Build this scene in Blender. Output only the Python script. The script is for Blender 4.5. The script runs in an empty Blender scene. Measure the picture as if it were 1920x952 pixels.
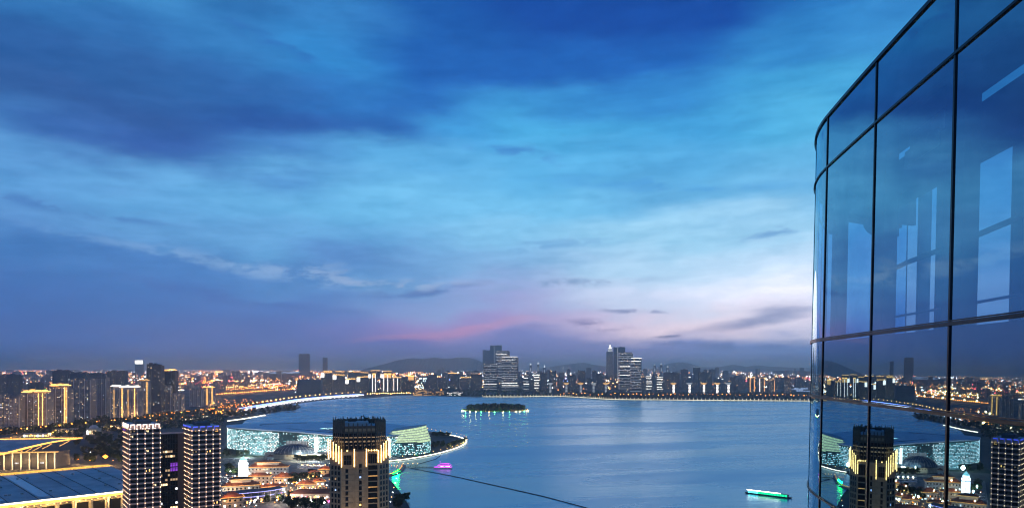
import bpy, bmesh, math, random
from mathutils import Vector, Matrix
R = math.radians
rnd = random.Random(11)
sc = bpy.context.scene
COL = sc.collection

# ------------------------------------------------------------------ camera
CAMZ, F, HOR = 140.0, 1400.0, 690.0
cd = bpy.data.cameras.new('camera'); cam = bpy.data.objects.new('camera', cd); COL.objects.link(cam)
cam.location = (0, 0, CAMZ); cam.rotation_euler = (R(90), 0, 0)
cd.sensor_width = 36; cd.lens = F / 1920 * 36; cd.shift_y = 214 / 1920
cd.clip_start = 0.1; cd.clip_end = 400000
sc.camera = cam

# ------------------------------------------------------------------ world
def s2l(c):
    return tuple((x/255/12.92 if x/255 <= .04045 else ((x/255+.055)/1.055)**2.4) for x in c)
world = bpy.data.worlds.new('World'); sc.world = world; world.use_nodes = True
NT = world.node_tree; NT.nodes.clear()
class E:
    def __init__(s, o): s.o = o
    def _m(s, op, b=None, c=None): return mth(op, s, b, c)
    def __add__(s, b): return mth('ADD', s, b)
    def __radd__(s, b): return mth('ADD', b, s)
    def __sub__(s, b): return mth('SUBTRACT', s, b)
    def __rsub__(s, b): return mth('SUBTRACT', b, s)
    def __mul__(s, b): return mth('MULTIPLY', s, b)
    def __rmul__(s, b): return mth('MULTIPLY', b, s)
    def __truediv__(s, b): return mth('DIVIDE', s, b)
def link_in(nt, sock, v):
    if isinstance(v, E): nt.links.new(v.o, sock)
    elif isinstance(v, (int, float)): sock.default_value = v
    else: sock.default_value = v
CUR = NT
def mth(op, a, b=None, c=None, clamp=False):
    n = CUR.nodes.new('ShaderNodeMath'); n.operation = op; n.use_clamp = clamp
    for i, v in enumerate((a, b, c)):
        if v is not None: link_in(CUR, n.inputs[i], v)
    return E(n.outputs[0])
def comb(x, y, z):
    n = CUR.nodes.new('ShaderNodeCombineXYZ')
    for i, v in enumerate((x, y, z)): link_in(CUR, n.inputs[i], v)
    return E(n.outputs[0])
def noise(vec, scale, detail=4, rough=.55, dist=0.0, dims='3D'):
    n = CUR.nodes.new('ShaderNodeTexNoise'); n.noise_dimensions = dims; link_in(CUR, n.inputs['Vector'], vec)
    n.inputs['Scale'].default_value = scale; n.inputs['Detail'].default_value = detail
    n.inputs['Roughness'].default_value = rough; n.inputs['Distortion'].default_value = dist
    return E(n.outputs['Fac'])
def smooth(v, lo, hi, a=0.0, b=1.0):
    n = CUR.nodes.new('ShaderNodeMapRange'); n.interpolation_type = 'SMOOTHSTEP'
    link_in(CUR, n.inputs['Value'], v)
    n.inputs['From Min'].default_value = lo; n.inputs['From Max'].default_value = hi
    n.inputs['To Min'].default_value = a; n.inputs['To Max'].default_value = b
    return E(n.outputs['Result'])
def mixc(fac, a, b, mode='MIX'):
    n = CUR.nodes.new('ShaderNodeMix'); n.data_type = 'RGBA'; n.blend_type = mode
    link_in(CUR, n.inputs[0], fac)
    for i, v in ((6, a), (7, b)):
        if isinstance(v, E): CUR.links.new(v.o, n.inputs[i])
        else: n.inputs[i].default_value = (*v[:3], 1)
    return E(n.outputs[2])
def ramp(fac, stops, interp='EASE'):
    n = CUR.nodes.new('ShaderNodeValToRGB'); r = n.color_ramp; r.interpolation = interp
    while len(r.elements) < len(stops): r.elements.new(0.5)
    for e, (p, c) in zip(r.elements, stops): e.position = p; e.color = (*c[:3], 1)
    link_in(CUR, n.inputs[0], fac); return E(n.outputs[0])
def pxdir(px, py):
    az = math.atan((px-960)/F); el = math.atan((HOR-py)/F*math.cos(az)); return az, el
tc = NT.nodes.new('ShaderNodeTexCoord')
sx = NT.nodes.new('ShaderNodeSeparateXYZ'); NT.links.new(tc.outputs['Generated'], sx.inputs[0])
dx, dy, dz = (E(sx.outputs[i]) for i in range(3))
AZ = mth('ARCTAN2', dx, dy)
EL = mth('ARCSINE', mth('MAXIMUM', mth('MINIMUM', dz, .9999), -.9999))
# wind-drawn cloud noise in azimuth / elevation (elevation stretched so the clouds lie in layers)
sheared = comb(AZ*1.0 + EL*1.6, EL*4.2 - AZ*.22, 0.0)
w1 = noise(sheared, 2.2, 4, .55, dims='2D') - .5
w2 = noise(comb(AZ*1.0+7.3, EL*3.6+2.1, 3.0), 3.1, 4, .55, dims='2D') - .5
A = AZ + w1*.22
L = EL + w2*.105 + w1*.02
# rows of sky colour from high to low: (height in the picture, [(place along the horizon, colour)])
ROWS = [(-420, [(0,(30,80,158)), (960,(20,64,146)), (1920,(26,80,164))]),
        (10, [(0,(60,122,194)), (300,(62,128,200)), (450,(46,104,178)), (620,(54,120,198)), (800,(26,84,172)), (1000,(18,68,160)), (1380,(18,70,164)), (1600,(40,112,196)), (1920,(60,132,208))]),
        (110, [(0,(48,104,178)), (200,(50,104,180)), (420,(54,116,192)), (620,(50,126,206)), (800,(30,90,180)), (1000,(28,90,182)), (1250,(28,92,184)), (1500,(48,124,202)), (1920,(66,142,214))]),
        (170, [(0,(42,86,160)), (220,(46,90,164)), (420,(46,98,176)), (620,(44,108,192)), (780,(36,98,186)), (960,(58,136,212)), (1200,(48,124,206)), (1500,(62,146,214)), (1920,(72,150,216))]),
        (235, [(0,(48,88,158)), (280,(46,84,156)), (500,(42,86,166)), (690,(42,98,180)), (830,(64,146,218)), (1000,(72,160,224)), (1250,(64,150,218)), (1500,(80,166,224)), (1920,(84,164,220))]),
        (300, [(0,(64,118,182)), (180,(56,102,172)), (340,(48,90,162)), (500,(66,126,192)), (700,(86,164,218)), (1000,(88,174,226)), (1300,(80,164,218)), (1500,(94,174,222)), (1920,(96,170,220))]),
        (375, [(0,(90,156,210)), (300,(96,166,216)), (700,(104,184,226)), (1000,(108,190,230)), (1300,(98,178,222)), (1500,(104,180,222)), (1920,(104,176,220))]),
        (440, [(0,(88,146,202)), (300,(92,154,206)), (600,(98,168,216)), (900,(126,196,232)), (1200,(148,208,236)), (1480,(152,208,236)), (1920,(140,198,230))]),
        (500, [(0,(64,118,178)), (300,(70,124,184)), (600,(80,134,190)), (900,(118,174,214)), (1200,(168,210,234)), (1480,(188,220,240)), (1920,(172,208,234))]),
        (560, [(0,(60,102,162)), (300,(64,106,166)), (600,(74,113,172)), (900,(130,156,198)), (1200,(180,200,222)), (1480,(218,228,240)), (1920,(198,214,234))]),
        (612, [(0,(60,96,156)), (500,(70,101,160)), (680,(92,108,168)), (850,(136,124,178)), (1000,(154,150,190)), (1300,(216,206,216)), (1480,(206,206,220)), (1920,(160,176,212))]),
        (650, [(0,(62,100,164)), (500,(70,103,166)), (800,(92,107,170)), (1100,(108,126,182)), (1400,(100,134,190)), (1920,(86,126,186))]),
        (690, [(0,(66,94,156)), (600,(70,97,160)), (1100,(74,102,166)), (1920,(70,104,168))])]
GAIN = .94
col = None; prev = None
U = AZ_ = (A + .75) / 1.5
Lw = L
for py, stops in ROWS:
    hi = max(0, min(1, (330-py)/120)); g_ = 1 + .30*max(0, min(1, (py-470)/110))*(1 - .1*max(0, min(1, (py-615)/40)))
    tint = lambda k_: tuple(v_*g_ for v_ in s2l((k_[0]*(1-.06*hi), k_[1]*(1+.03*hi-.02*(1-hi)), k_[2]*(1-.045*hi))))
    c = ramp(U, [((pxdir(px, HOR)[0]+.75)/1.5, tint(k_)) for px, k_ in stops], 'EASE')
    e = math.atan((HOR-py)/F*.96)
    if col is None: col = c
    else: col = mixc(smooth(Lw, e, prev, 1.0, 0.0), col, c)
    prev = e
st = noise(comb(AZ*2.2 + EL*3.0, EL*15.0 - AZ*1.2, 1.7), 3.2, 5, .62, dims='2D') - .5
st2 = noise(comb(AZ*3.0, EL*9.0 + AZ*.5, 5.1), 1.6, 4, .6, dims='2D') - .5
frag = smooth(noise(comb(AZ*9.0 + EL*6.0, EL*26.0 - AZ*2.0, 8.4), 2.0, 4, .62, dims='2D'), .36, .62)
WA = AZ + w1*.10 + st*.03; WE = EL + w2*.05 + w1*.01 + st*.012; hole = (1.0 - frag)*1.15
SHEAR = {k_: comb(WA, WE - WA*k_ if k_ else WE, hole) for k_ in (-.3, -.1, 0.0, .1)}
def blob(px, py, rx, ry, rot, color, op, ragged=True):
    global col
    a0, e0 = pxdir(px, py); k_ = min(SHEAR, key=lambda q: abs(q-rot))
    n = CUR.nodes.new('ShaderNodeVectorMath'); n.operation = 'MULTIPLY_ADD'; link_in(CUR, n.inputs[0], SHEAR[k_])
    n.inputs[1].default_value = (F/rx, F/ry, 1.0 if ragged else .25); n.inputs[2].default_value = (-a0*F/rx, -(e0 - a0*k_)*F/ry, 0)
    l = CUR.nodes.new('ShaderNodeVectorMath'); l.operation = 'LENGTH'; CUR.links.new(n.outputs[0], l.inputs[0])
    col = mixc(smooth(E(l.outputs['Value']), 0.0, 1.3, op, 0.0), col, s2l(color))
blob(840, 626, 190, 10, .1, (206, 140, 180), .45, False)
blob(900, 612, 110, 7, .1, (206, 150, 188), .4, False)
blob(1425, 602, 150, 10, .1, (84, 118, 174), .75, False)
for (x, y, a, b, ro, c, o) in [(1255, 627, 40, 5, 0, (92, 112, 166), .9), (1330, 648, 300, 14, .04, (84, 118, 178), .8), (1120, 612, 80, 12, .05, (108, 116, 172), .8),
                               (60, 376, 130, 14, -.05, (62, 112, 176), .7), (220, 398, 130, 12, -.1, (66, 116, 180), .65), (950, 292, 120, 13, -.1, (54, 118, 190), .7),
                               (800, 540, 130, 10, .02, (72, 110, 176), .9), (480, 494, 330, 16, -.10, (128, 166, 210), .75), (740, 524, 220, 10, -.12, (146, 172, 210), .75),
                               (1180, 584, 90, 7, 0, (106, 130, 180), .85), (440, 548, 300, 12, -.06, (68, 104, 172), .6), (1010, 626, 50, 5, 0, (116, 104, 160), .7), (1440, 440, 80, 9, .1, (100, 154, 204), .85),
                               (1250, 350, 300, 16, -.1, (66, 146, 208), .7), (1000, 470, 220, 12, .1, (88, 150, 202), .7), (1060, 540, 220, 12, .12, (114, 152, 196), .8), (520, 95, 150, 13, -.3, (40, 92, 168), .5)]:
    blob(x, y, a, b, ro, c, o)
# fine drawn-out cirrus texture
amt = smooth(EL, .03, .16, .25, 1.0)
k = (1.0 + (st*.62 + st2*.34 + (frag - .5)*.13)*amt) * GAIN
col = mixc(1.0, col, comb(k, k*.62+.38*GAIN, k*.45+.55*GAIN), 'MULTIPLY')
# below the horizon line: dim ground bounce
col = mixc(smooth(EL, -.03, -.002, 1.0, 0.0), col, s2l((44, 58, 96)))
sky = NT.nodes.new('ShaderNodeTexSky'); sky.sky_type = 'NISHITA'; sky.sun_disc = False
SUN_EL, SUN_AZ = 1.0, 8.0
sky.sun_elevation = R(SUN_EL); sky.sun_rotation = R(SUN_AZ); sky.altitude = 140
bg = NT.nodes.new('ShaderNodeBackground'); bg.inputs['Strength'].default_value = 1.0
NT.links.new(col.o, bg.inputs['Color'])
bg2 = NT.nodes.new('ShaderNodeBackground'); bg2.inputs['Strength'].default_value = .002
NT.links.new(sky.outputs[0], bg2.inputs['Color'])
ad = NT.nodes.new('ShaderNodeAddShader'); NT.links.new(bg.outputs[0], ad.inputs[0]); NT.links.new(bg2.outputs[0], ad.inputs[1])
wo = NT.nodes.new('ShaderNodeOutputWorld'); NT.links.new(ad.outputs[0], wo.inputs['Surface'])

sd = bpy.data.lights.new('sun', 'SUN'); sd.energy = .06; sd.angle = R(12); sd.color = (1, .72, .62)
so = bpy.data.objects.new('sun', sd); COL.objects.link(so)
so.rotation_euler = (R(90-SUN_EL), 0, R(180-SUN_AZ))
so.location = (0, 0, 500)

sc.render.engine = 'CYCLES'
sc.view_settings.view_transform = 'Standard'; sc.view_settings.look = 'None'
sc.view_settings.exposure = .3; sc.view_settings.gamma = 1; sc.view_settings.use_curve_mapping = False
cy = sc.cycles
cy.max_bounces = 5; cy.diffuse_bounces = 1; cy.glossy_bounces = 3; cy.transmission_bounces = 2
cy.transparent_max_bounces = 10; cy.volume_bounces = 0; cy.caustics_reflective = False; cy.caustics_refractive = False
cy.use_denoising = True; cy.sample_clamp_indirect = 4; cy.use_light_tree = True
cy.use_adaptive_sampling = True; cy.adaptive_threshold = .006; cy.adaptive_min_samples = 40; cy.blur_glossy = .5; cy.filter_width = 1.15
cy.denoising_input_passes = 'RGB_ALBEDO_NORMAL'; cy.denoising_prefilter = 'ACCURATE'

# ------------------------------------------------------------------ materials
M = {}
def newmat(name):
    m = bpy.data.materials.new(name); m.use_nodes = True; m.node_tree.nodes.clear(); M[name] = m
    return m, m.node_tree
def pbr(name, c, rough=.7, var=.25, scale=.3, metal=0.0, bump=0.0, c2=None, spec=.5, bscale=None, coord='Object'):
    global CUR
    m, nt = newmat(name); CUR = nt
    t = nt.nodes.new('ShaderNodeTexCoord'); v = E(t.outputs[coord])
    n = noise(v, scale, 5, .6)
    c2 = c2 or tuple(x*(1-var) for x in c)
    cc = mixc(smooth(n, .35, .65), c, c2)
    p = nt.nodes.new('ShaderNodeBsdfPrincipled'); nt.links.new(cc.o, p.inputs['Base Color'])
    nt.links.new((smooth(n, .3, .7, rough*.85, min(1, rough*1.12))).o, p.inputs['Roughness'])
    p.inputs['Metallic'].default_value = metal; p.inputs['Specular IOR Level'].default_value = spec
    if bump:
        b = nt.nodes.new('ShaderNodeBump'); b.inputs['Strength'].default_value = bump
        nt.links.new(noise(v, bscale or scale*6, 4).o, b.inputs['Height']); nt.links.new(b.outputs[0], p.inputs['Normal'])
    o = nt.nodes.new('ShaderNodeOutputMaterial'); nt.links.new(p.outputs[0], o.inputs[0])
    return m
def glow(name, c, strength, sampled=False, var=.35, scale=.4):
    """a lit surface: lamp, lit window or light strip, with slight unevenness"""
    global CUR
    m, nt = newmat(name); CUR = nt
    t = nt.nodes.new('ShaderNodeTexCoord')
    n = noise(E(t.outputs['Object']), scale, 2)
    e = nt.nodes.new('ShaderNodeEmission'); e.inputs['Color'].default_value = (*c, 1)
    nt.links.new(smooth(n, .3, .7, strength*(1-var), strength*(1+var)).o, e.inputs['Strength'])
    o = nt.nodes.new('ShaderNodeOutputMaterial'); nt.links.new(e.outputs[0], o.inputs[0])
    m.cycles.emission_sampling = 'AUTO' if sampled else 'NONE'
    return m
pbr('ground', (.070, .066, .066), .95, scale=.004, c2=(.036, .042, .034), bump=.1)
pbr('asphalt', (.050, .050, .053), .9, scale=.08, bump=.1)
pbr('paving', (.21, .19, .165), .85, scale=.12, c2=(.15, .14, .12), bump=.1)
pbr('pale_paving', (.34, .31, .27), .8, scale=.15, c2=(.26, .24, .21))
pbr('grass', (.030, .050, .018), .95, scale=.06, c2=(.018, .032, .012), bump=.2)
pbr('concrete', (.32, .31, .29), .8, scale=.5, c2=(.22, .215, .20), bump=.1)
pbr('hill', (.020, .028, .026), 1.0, scale=.002, c2=(.014, .02, .02))
pbr('bark', (.055, .040, .028), .95, scale=2)
pbr('leaf', (.045, .075, .022), .8, scale=.4, c2=(.022, .042, .014), spec=.2)
pbr('leaf_dark', (.022, .040, .016), .85, scale=.3, c2=(.012, .022, .010), spec=.2)
pbr('steel_dark', (.035, .035, .038), .45, metal=.6, scale=1.5)
pbr('mullion', (.010, .011, .014), .35, metal=.3, scale=3, bump=.02)
pbr('lamp_pole', (.10, .10, .105), .5, metal=.5, scale=2)
pbr('apt_wall', (.24, .205, .215), .85, scale=.05, c2=(.18, .155, .165))
pbr('apt_slab', (.62, .54, .53), .8, scale=.08, c2=(.50, .44, .44))
pbr('apt_dark', (.085, .080, .095), .85, scale=.04, c2=(.062, .060, .072))
pbr('far_wall', (.10, .10, .12), .85, scale=.02, c2=(.07, .07, .085))
pbr('far_wall_pale', (.13, .13, .15), .85, scale=.02, c2=(.09, .09, .105))
pbr('blue_glass', (.035, .055, .085), .18, scale=.05, c2=(.022, .036, .06), spec=.8)
pbr('dark_glass', (.012, .013, .016), .16, scale=.4, spec=.6)
pbr('office_pier', (.46, .33, .29), .7, scale=.4, c2=(.38, .27, .24))
pbr('office_beam', (.46, .33, .285), .7, scale=.4, c2=(.37, .265, .23))
pbr('stone', (.33, .245, .155), .75, scale=.5, c2=(.26, .19, .12), bump=.1)
pbr('stone_dark', (.13, .095, .068), .75, scale=.5, c2=(.095, .07, .05))
pbr('roof_blue', (.44, .43, .44), .6, scale=.045, c2=(.31, .305, .32))
pbr('skylight', (.36, .42, .50), .2, scale=.2, c2=(.32, .37, .45), spec=.9)
pbr('white_wall', (.60, .57, .52), .8, scale=.4, c2=(.48, .45, .41))
pbr('cream_wall', (.52, .45, .34), .8, scale=.4, c2=(.42, .36, .27))
pbr('canopy', (.70, .68, .64), .8, scale=.8, c2=(.58, .56, .52))
pbr('wood', (.14, .085, .05), .75, scale=1.5, c2=(.09, .055, .032))
pbr('boat_white', (.62, .62, .64), .4, scale=.5)
pbr('boat_hull', (.03, .035, .045), .4, scale=.5)
pbr('rope', (.010, .011, .013), .8, scale=2)
pbr('teal_wall', (.035, .105, .110), .5, scale=.1, c2=(.022, .075, .082))
pbr('bronze', (.03, .027, .022), .5, metal=.6, scale=2)
pbr('car_white', (.6, .6, .6), .3, scale=.8); pbr('car_dark', (.04, .04, .05), .3, scale=.8); pbr('car_red', (.35, .03, .03), .3, scale=.8)
pbr('rubber', (.012, .012, .012), .9, scale=3)
# clay tile roof: courses as bump
m, nt = newmat('clay_roof'); CUR = nt
t = nt.nodes.new('ShaderNodeTexCoord'); v = E(t.outputs['Object'])
n = noise(v, .5, 5); wv = nt.nodes.new('ShaderNodeTexWave'); nt.links.new(v.o, wv.inputs['Vector']); wv.inputs['Scale'].default_value = 1.6; wv.bands_direction = 'Z'; wv.inputs['Distortion'].default_value = .6
cc = mixc(smooth(n, .35, .65), (.26, .075, .035), (.16, .05, .03)); cc = mixc(E(wv.outputs['Fac'])*.4, cc, (.09, .03, .02))
p = nt.nodes.new('ShaderNodeBsdfPrincipled'); nt.links.new(cc.o, p.inputs['Base Color']); p.inputs['Roughness'].default_value = .8
b = nt.nodes.new('ShaderNodeBump'); b.inputs['Strength'].default_value = .5; nt.links.new(wv.outputs['Fac'], b.inputs['Height']); nt.links.new(b.outputs[0], p.inputs['Normal'])
o = nt.nodes.new('ShaderNodeOutputMaterial'); nt.links.new(p.outputs[0], o.inputs[0])
pbr('roof_pale', (.66, .68, .72), .6, scale=.05, c2=(.58, .60, .64))
# lake water
m, nt = newmat('water'); CUR = nt
t = nt.nodes.new('ShaderNodeTexCoord'); v = E(t.outputs['Object'])
sp = nt.nodes.new('ShaderNodeSeparateXYZ'); nt.links.new(v.o, sp.inputs[0]); X, Y = E(sp.outputs[0]), E(sp.outputs[1])
big = noise(comb(X*.0016 + Y*.0002, Y*.0065 - X*.0018, 0.0), 1.0, 6, .6, .6)
streak = noise(comb(X*.004 + Y*.001, Y*.03 - X*.006, 2.0), 1.0, 5, .6, .4)
fine = noise(comb(X*.05, Y*.12, 0.0), 1.0, 4, .6)
df = nt.nodes.new('ShaderNodeBsdfDiffuse'); nt.links.new(mixc(smooth(big, .35, .65), (.034, .112, .212), (.042, .13, .245)).o, df.inputs['Color'])
gs = nt.nodes.new('ShaderNodeBsdfGlossy'); gs.inputs['Color'].default_value = (.70, .90, 1.0, 1)
nt.links.new(mth('ADD', smooth(big, .36, .68, .20, .34), (streak-.5)*.12).o, gs.inputs['Roughness'])
b = nt.nodes.new('ShaderNodeBump'); b.inputs['Strength'].default_value = .5; b.inputs['Distance'].default_value = 1.0
nt.links.new((fine*.7 + streak*1.3).o, b.inputs['Height']); nt.links.new(b.outputs[0], gs.inputs['Normal'])
fw = nt.nodes.new('ShaderNodeFresnel'); fw.inputs['IOR'].default_value = 1.333
wm = nt.nodes.new('ShaderNodeMixShader'); nt.links.new(mth('ADD', E(fw.outputs[0])*.35, smooth(big, .34, .66, .40, .49), clamp=True).o, wm.inputs[0])
nt.links.new(df.outputs[0], wm.inputs[1]); nt.links.new(gs.outputs[0], wm.inputs[2])
o = nt.nodes.new('ShaderNodeOutputMaterial'); nt.links.new(wm.outputs[0], o.inputs[0])
# coated facade glass: part mirror, part clear
m, nt = newmat('facade_glass'); CUR = nt
t = nt.nodes.new('ShaderNodeTexCoord'); v = E(t.outputs['Object'])
lw = nt.nodes.new('ShaderNodeFresnel'); lw.inputs['IOR'].default_value = 1.5
dirt = noise(v, 1.3, 5)
tr = nt.nodes.new('ShaderNodeBsdfTransparent'); tr.inputs[0].default_value = (.23, .45, .66, 1)
gl = nt.nodes.new('ShaderNodeBsdfGlossy'); gl.inputs['Roughness'].default_value = 0.0
nt.links.new(mixc(smooth(dirt, .4, .7), (.60, .86, 1.0), (.54, .80, .96)).o, gl.inputs['Color'])
gb_ = nt.nodes.new('ShaderNodeBump'); gb_.inputs['Strength'].default_value = 1.0; gb_.inputs['Distance'].default_value = .00012
nt.links.new(noise(v, .9, 2).o, gb_.inputs['Height']); nt.links.new(gb_.outputs[0], gl.inputs['Normal'])
mx = nt.nodes.new('ShaderNodeMixShader')
nt.links.new(mth('ADD', mth('MULTIPLY', E(lw.outputs[0]), .60), .46, clamp=True).o, mx.inputs[0])
nt.links.new(tr.outputs[0], mx.inputs[1]); nt.links.new(gl.outputs[0], mx.inputs[2])
o = nt.nodes.new('ShaderNodeOutputMaterial'); nt.links.new(mx.outputs[0], o.inputs[0])

glow('win_warm', (1.0, .70, .36), 1.6, var=.6, scale=.25); glow('win_white', (.90, .95, 1.0), 1.5, var=.6, scale=.25)
glow('win_dim', (1.0, .66, .38), .35, var=.6, scale=.25); glow('win_amber', (1.0, .55, .16), 2.2, var=.5)
glow('win_purple', (.30, .07, .70), .6, var=.5)
glow('win_blue', (.45, .62, 1.0), 1.0, var=.5)
glow('gold', (1.0, .50, .12), 3.0, sampled=True); glow('gold_soft', (1.0, .52, .16), 1.0); glow('gold_strip', (1.0, .60, .20), 5.0, sampled=True); glow('gold_edge', (1.0, .46, .08), 2.6, sampled=True); glow('gold_ridge', (1.0, .50, .10), 1.15); glow('highway_line', (1.0, .80, .52), 7.0)
glow('amber_strip', (1.0, .48, .12), 3.5, sampled=True)
glow('amber_soft', (1.0, .46, .12), 1.8)
glow('white_strip', (1.0, .93, .85), 2.6, sampled=True); glow('white_band', (.84, .90, 1.0), .42, sampled=True); glow('floodlit_white', (.95, 1.0, 1.0), 6.0, sampled=True, var=.1)
glow('facade_dot', (1.0, .62, .36), 4.5, sampled=True); glow('crown_white', (1.0, .80, .72), 2.6); glow('crown_blue', (.10, .14, .95), 1.0)
glow('lamp_orange', (1.0, .27, .03), 5.5); glow('lamp_warm', (1.0, .50, .15), 6.5); glow('lamp_white', (.92, .97, 1.0), 12.0); glow('lamp_red', (1.0, .08, .10), 9.0)
glow('lamp_green', (.03, .9, .04), 2.6); glow('lamp_pink', (1.0, .18, .60), 9.0); glow('lamp_blue', (.18, .32, 1.0), 10.0)
for k_ in ('orange', 'warm', 'white', 'red', 'green', 'pink', 'blue'):
    f_ = M['lamp_'+k_].copy(); f_.name = 'far_lamp_'+k_; M['far_lamp_'+k_] = f_; f_.cycles.emission_sampling = 'NONE'
    for n_ in f_.node_tree.nodes:
        if n_.type == 'MAP_RANGE': n_.inputs['To Min'].default_value *= 1.9; n_.inputs['To Max'].default_value *= 1.9
for k_ in ('orange', 'warm', 'white'): M['lamp_'+k_].cycles.emission_sampling = 'AUTO'
glow('bridge_blue', (.24, .34, 1.0), 4.5, sampled=True); glow('bridge_white', (.96, .90, 1.0), 4.5, sampled=True)
glow('quay_strip', (1.0, .86, .62), 5.0, sampled=True); glow('far_quay', (1.0, .88, .60), 1.8, sampled=True)
glow('cyan_a', (.72, .96, 1.0), 2.1, var=.2); glow('cyan_b', (.34, .82, .88), 1.4, var=.2); glow('cyan_c', (.10, .44, .48), 0.7, var=.2); glow('cyan_w', (1.0, .98, .95), 2.4, var=.2)
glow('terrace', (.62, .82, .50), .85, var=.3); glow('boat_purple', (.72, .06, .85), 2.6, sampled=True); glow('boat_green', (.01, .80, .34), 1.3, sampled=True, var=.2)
glow('boat_cyan', (.10, .95, .95), 2.0, sampled=True)
glow('green_led', (0.0, .9, .06), 5.0, sampled=True); glow('sign_red', (1.0, .10, .10), 3.0); glow('shop_pink', (1.0, .18, .55), 3.0); glow('shop_white', (1.0, .94, .86), 5.0)

# ------------------------------------------------------------------ mesh helpers
class MB:
    def __init__(s): s.v, s.f, s.m, s.mats = [], [], [], []
    def mi(s, name):
        if name not in s.mats: s.mats.append(name)
        return s.mats.index(name)
    def add(s, vs, fs, mat):
        b = len(s.v); i = s.mi(mat); s.v += [tuple(v) for v in vs]
        for f in fs: s.f.append(tuple(b+k for k in f)); s.m.append(i)
    def box(s, x0, x1, y0, y1, z0, z1, mat, T=None):
        vs = [(x, y, z) for z in (z0, z1) for y in (y0, y1) for x in (x0, x1)]
        if T: vs = [T(v) for v in vs]
        s.add(vs, [(0,2,3,1), (4,5,7,6), (0,1,5,4), (2,6,7,3), (0,4,6,2), (1,3,7,5)], mat)
    def prism(s, poly, z0, z1, mat, top=None, cap=True, poly2=None):
        n = len(poly); q = poly2 or poly
        vs = [(x, y, z0) for x, y in poly] + [(x, y, z1) for x, y in q]
        s.add(vs, [(i, (i+1) % n, n+(i+1) % n, n+i) for i in range(n)], mat)
        if cap: s.add([(x, y, z1) for x, y in q], [tuple(range(n))], top or mat)
    def oct(s, c, r, mat, h=None):
        h = h or r; x, y, z = c
        s.add([(x-r,y,z),(x,y-r,z),(x+r,y,z),(x,y+r,z),(x,y,z-h),(x,y,z+h)],
              [(0,1,5),(1,2,5),(2,3,5),(3,0,5),(1,0,4),(2,1,4),(3,2,4),(0,3,4)], mat)
    def tube(s, pts, rad, mat, n=6, closed=False):
        rads = rad if isinstance(rad, (list, tuple)) else [rad]*len(pts)
        P = [Vector(p) for p in pts]; vs = []
        for i, p in enumerate(P):
            d = (P[min(i+1, len(P)-1)] - P[max(i-1, 0)]).normalized()
            u = d.cross(Vector((0,0,1))); u = u.normalized() if u.length > 1e-4 else Vector((1,0,0)); w = u.cross(d)
            vs += [p + rads[i]*(math.cos(2*math.pi*k/n)*u + math.sin(2*math.pi*k/n)*w) for k in range(n)]
        fs = [(i*n+k, i*n+(k+1) % n, (i+1)*n+(k+1) % n, (i+1)*n+k) for i in range(len(P)-1) for k in range(n)]
        fs += [tuple(range(n))[::-1], tuple((len(P)-1)*n+k for k in range(n))]
        s.add(vs, fs, mat)
    def mesh(s, name):
        me = bpy.data.meshes.new(name); me.from_pydata(s.v, [], s.f)
        for k in s.mats: me.materials.append(M[k])
        if len(s.mats) > 1: me.polygons.foreach_set('material_index', s.m)
        me.update(); return me
    def build(s, name, parent=None, loc=None, rz=0):
        return link(name, s.mesh(name), parent, loc, rz)
def link(name, me, parent=None, loc=None, rz=0):
    o = bpy.data.objects.new(name, me); COL.objects.link(o)
    if parent: o.parent = parent
    if loc: o.location = loc
    if rz: o.rotation_euler = (0, 0, rz)
    return o
def tag(o, label, cat, group=None, kind=None):
    if label: o['label'] = label
    if cat: o['category'] = cat
    if group: o['group'] = group
    if kind: o['kind'] = kind
    return o
def struct(o, label=None): o['kind'] = 'structure'; return o
def stuff(o, label=None, cat=None):
    o['kind'] = 'stuff'
    if label: o['label'] = label
    if cat: o['category'] = cat
    return o
def thing(name, loc, rz, label, cat, group=None):
    o = link(name, None, None, loc, rz); o.empty_display_size = .5
    return tag(o, label, cat, group)
def copy_tree(o, parent=None):
    c = o.copy(); COL.objects.link(c)
    if parent: c.parent = parent
    for ch in list(o.children): copy_tree(ch, c)
    return c
def G(px, py, z=0.0):
    D = (CAMZ - z)*F/(py - HOR); return ((px-960)/F*D, D)
def XD(px, D): return ((px-960)/F*D, D)
def Zat(py, D): return CAMZ - (py-HOR)/F*D
def plight(name, loc, energy, color, parent=None, radius=.6):
    l = bpy.data.lights.new(name, 'POINT'); l.energy = energy; l.color = color; l.shadow_soft_size = radius
    o = bpy.data.objects.new(name, l); COL.objects.link(o); o.location = loc
    if parent: o.parent = parent
    return o
def catmull(pts, n=8, closed=False):
    out = []; N = len(pts); rng = range(N if closed else N-1)
    g = (lambda i: pts[i % N]) if closed else (lambda i: pts[max(0, min(N-1, i))])
    for i in rng:
        p0, p1, p2, p3 = g(i-1), g(i), g(i+1), g(i+2)
        for k in range(n):
            t = k/n
            out.append(tuple(.5*(2*p1[j] + (p2[j]-p0[j])*t + (2*p0[j]-5*p1[j]+4*p2[j]-p3[j])*t*t + (3*p1[j]-p0[j]-3*p2[j]+p3[j])*t**3) for j in range(len(p1))))
    if not closed: out.append(tuple(pts[-1]))
    return out
def resample(pts, step):
    out = [pts[0]]; acc = 0
    for a, b in zip(pts, pts[1:]):
        d = math.dist(a, b); t = step - acc
        while t <= d and d > 0:
            out.append(tuple(a[j] + (b[j]-a[j])*t/d for j in range(len(a)))); t += step
        acc = (acc + d) % step
    return out

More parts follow.
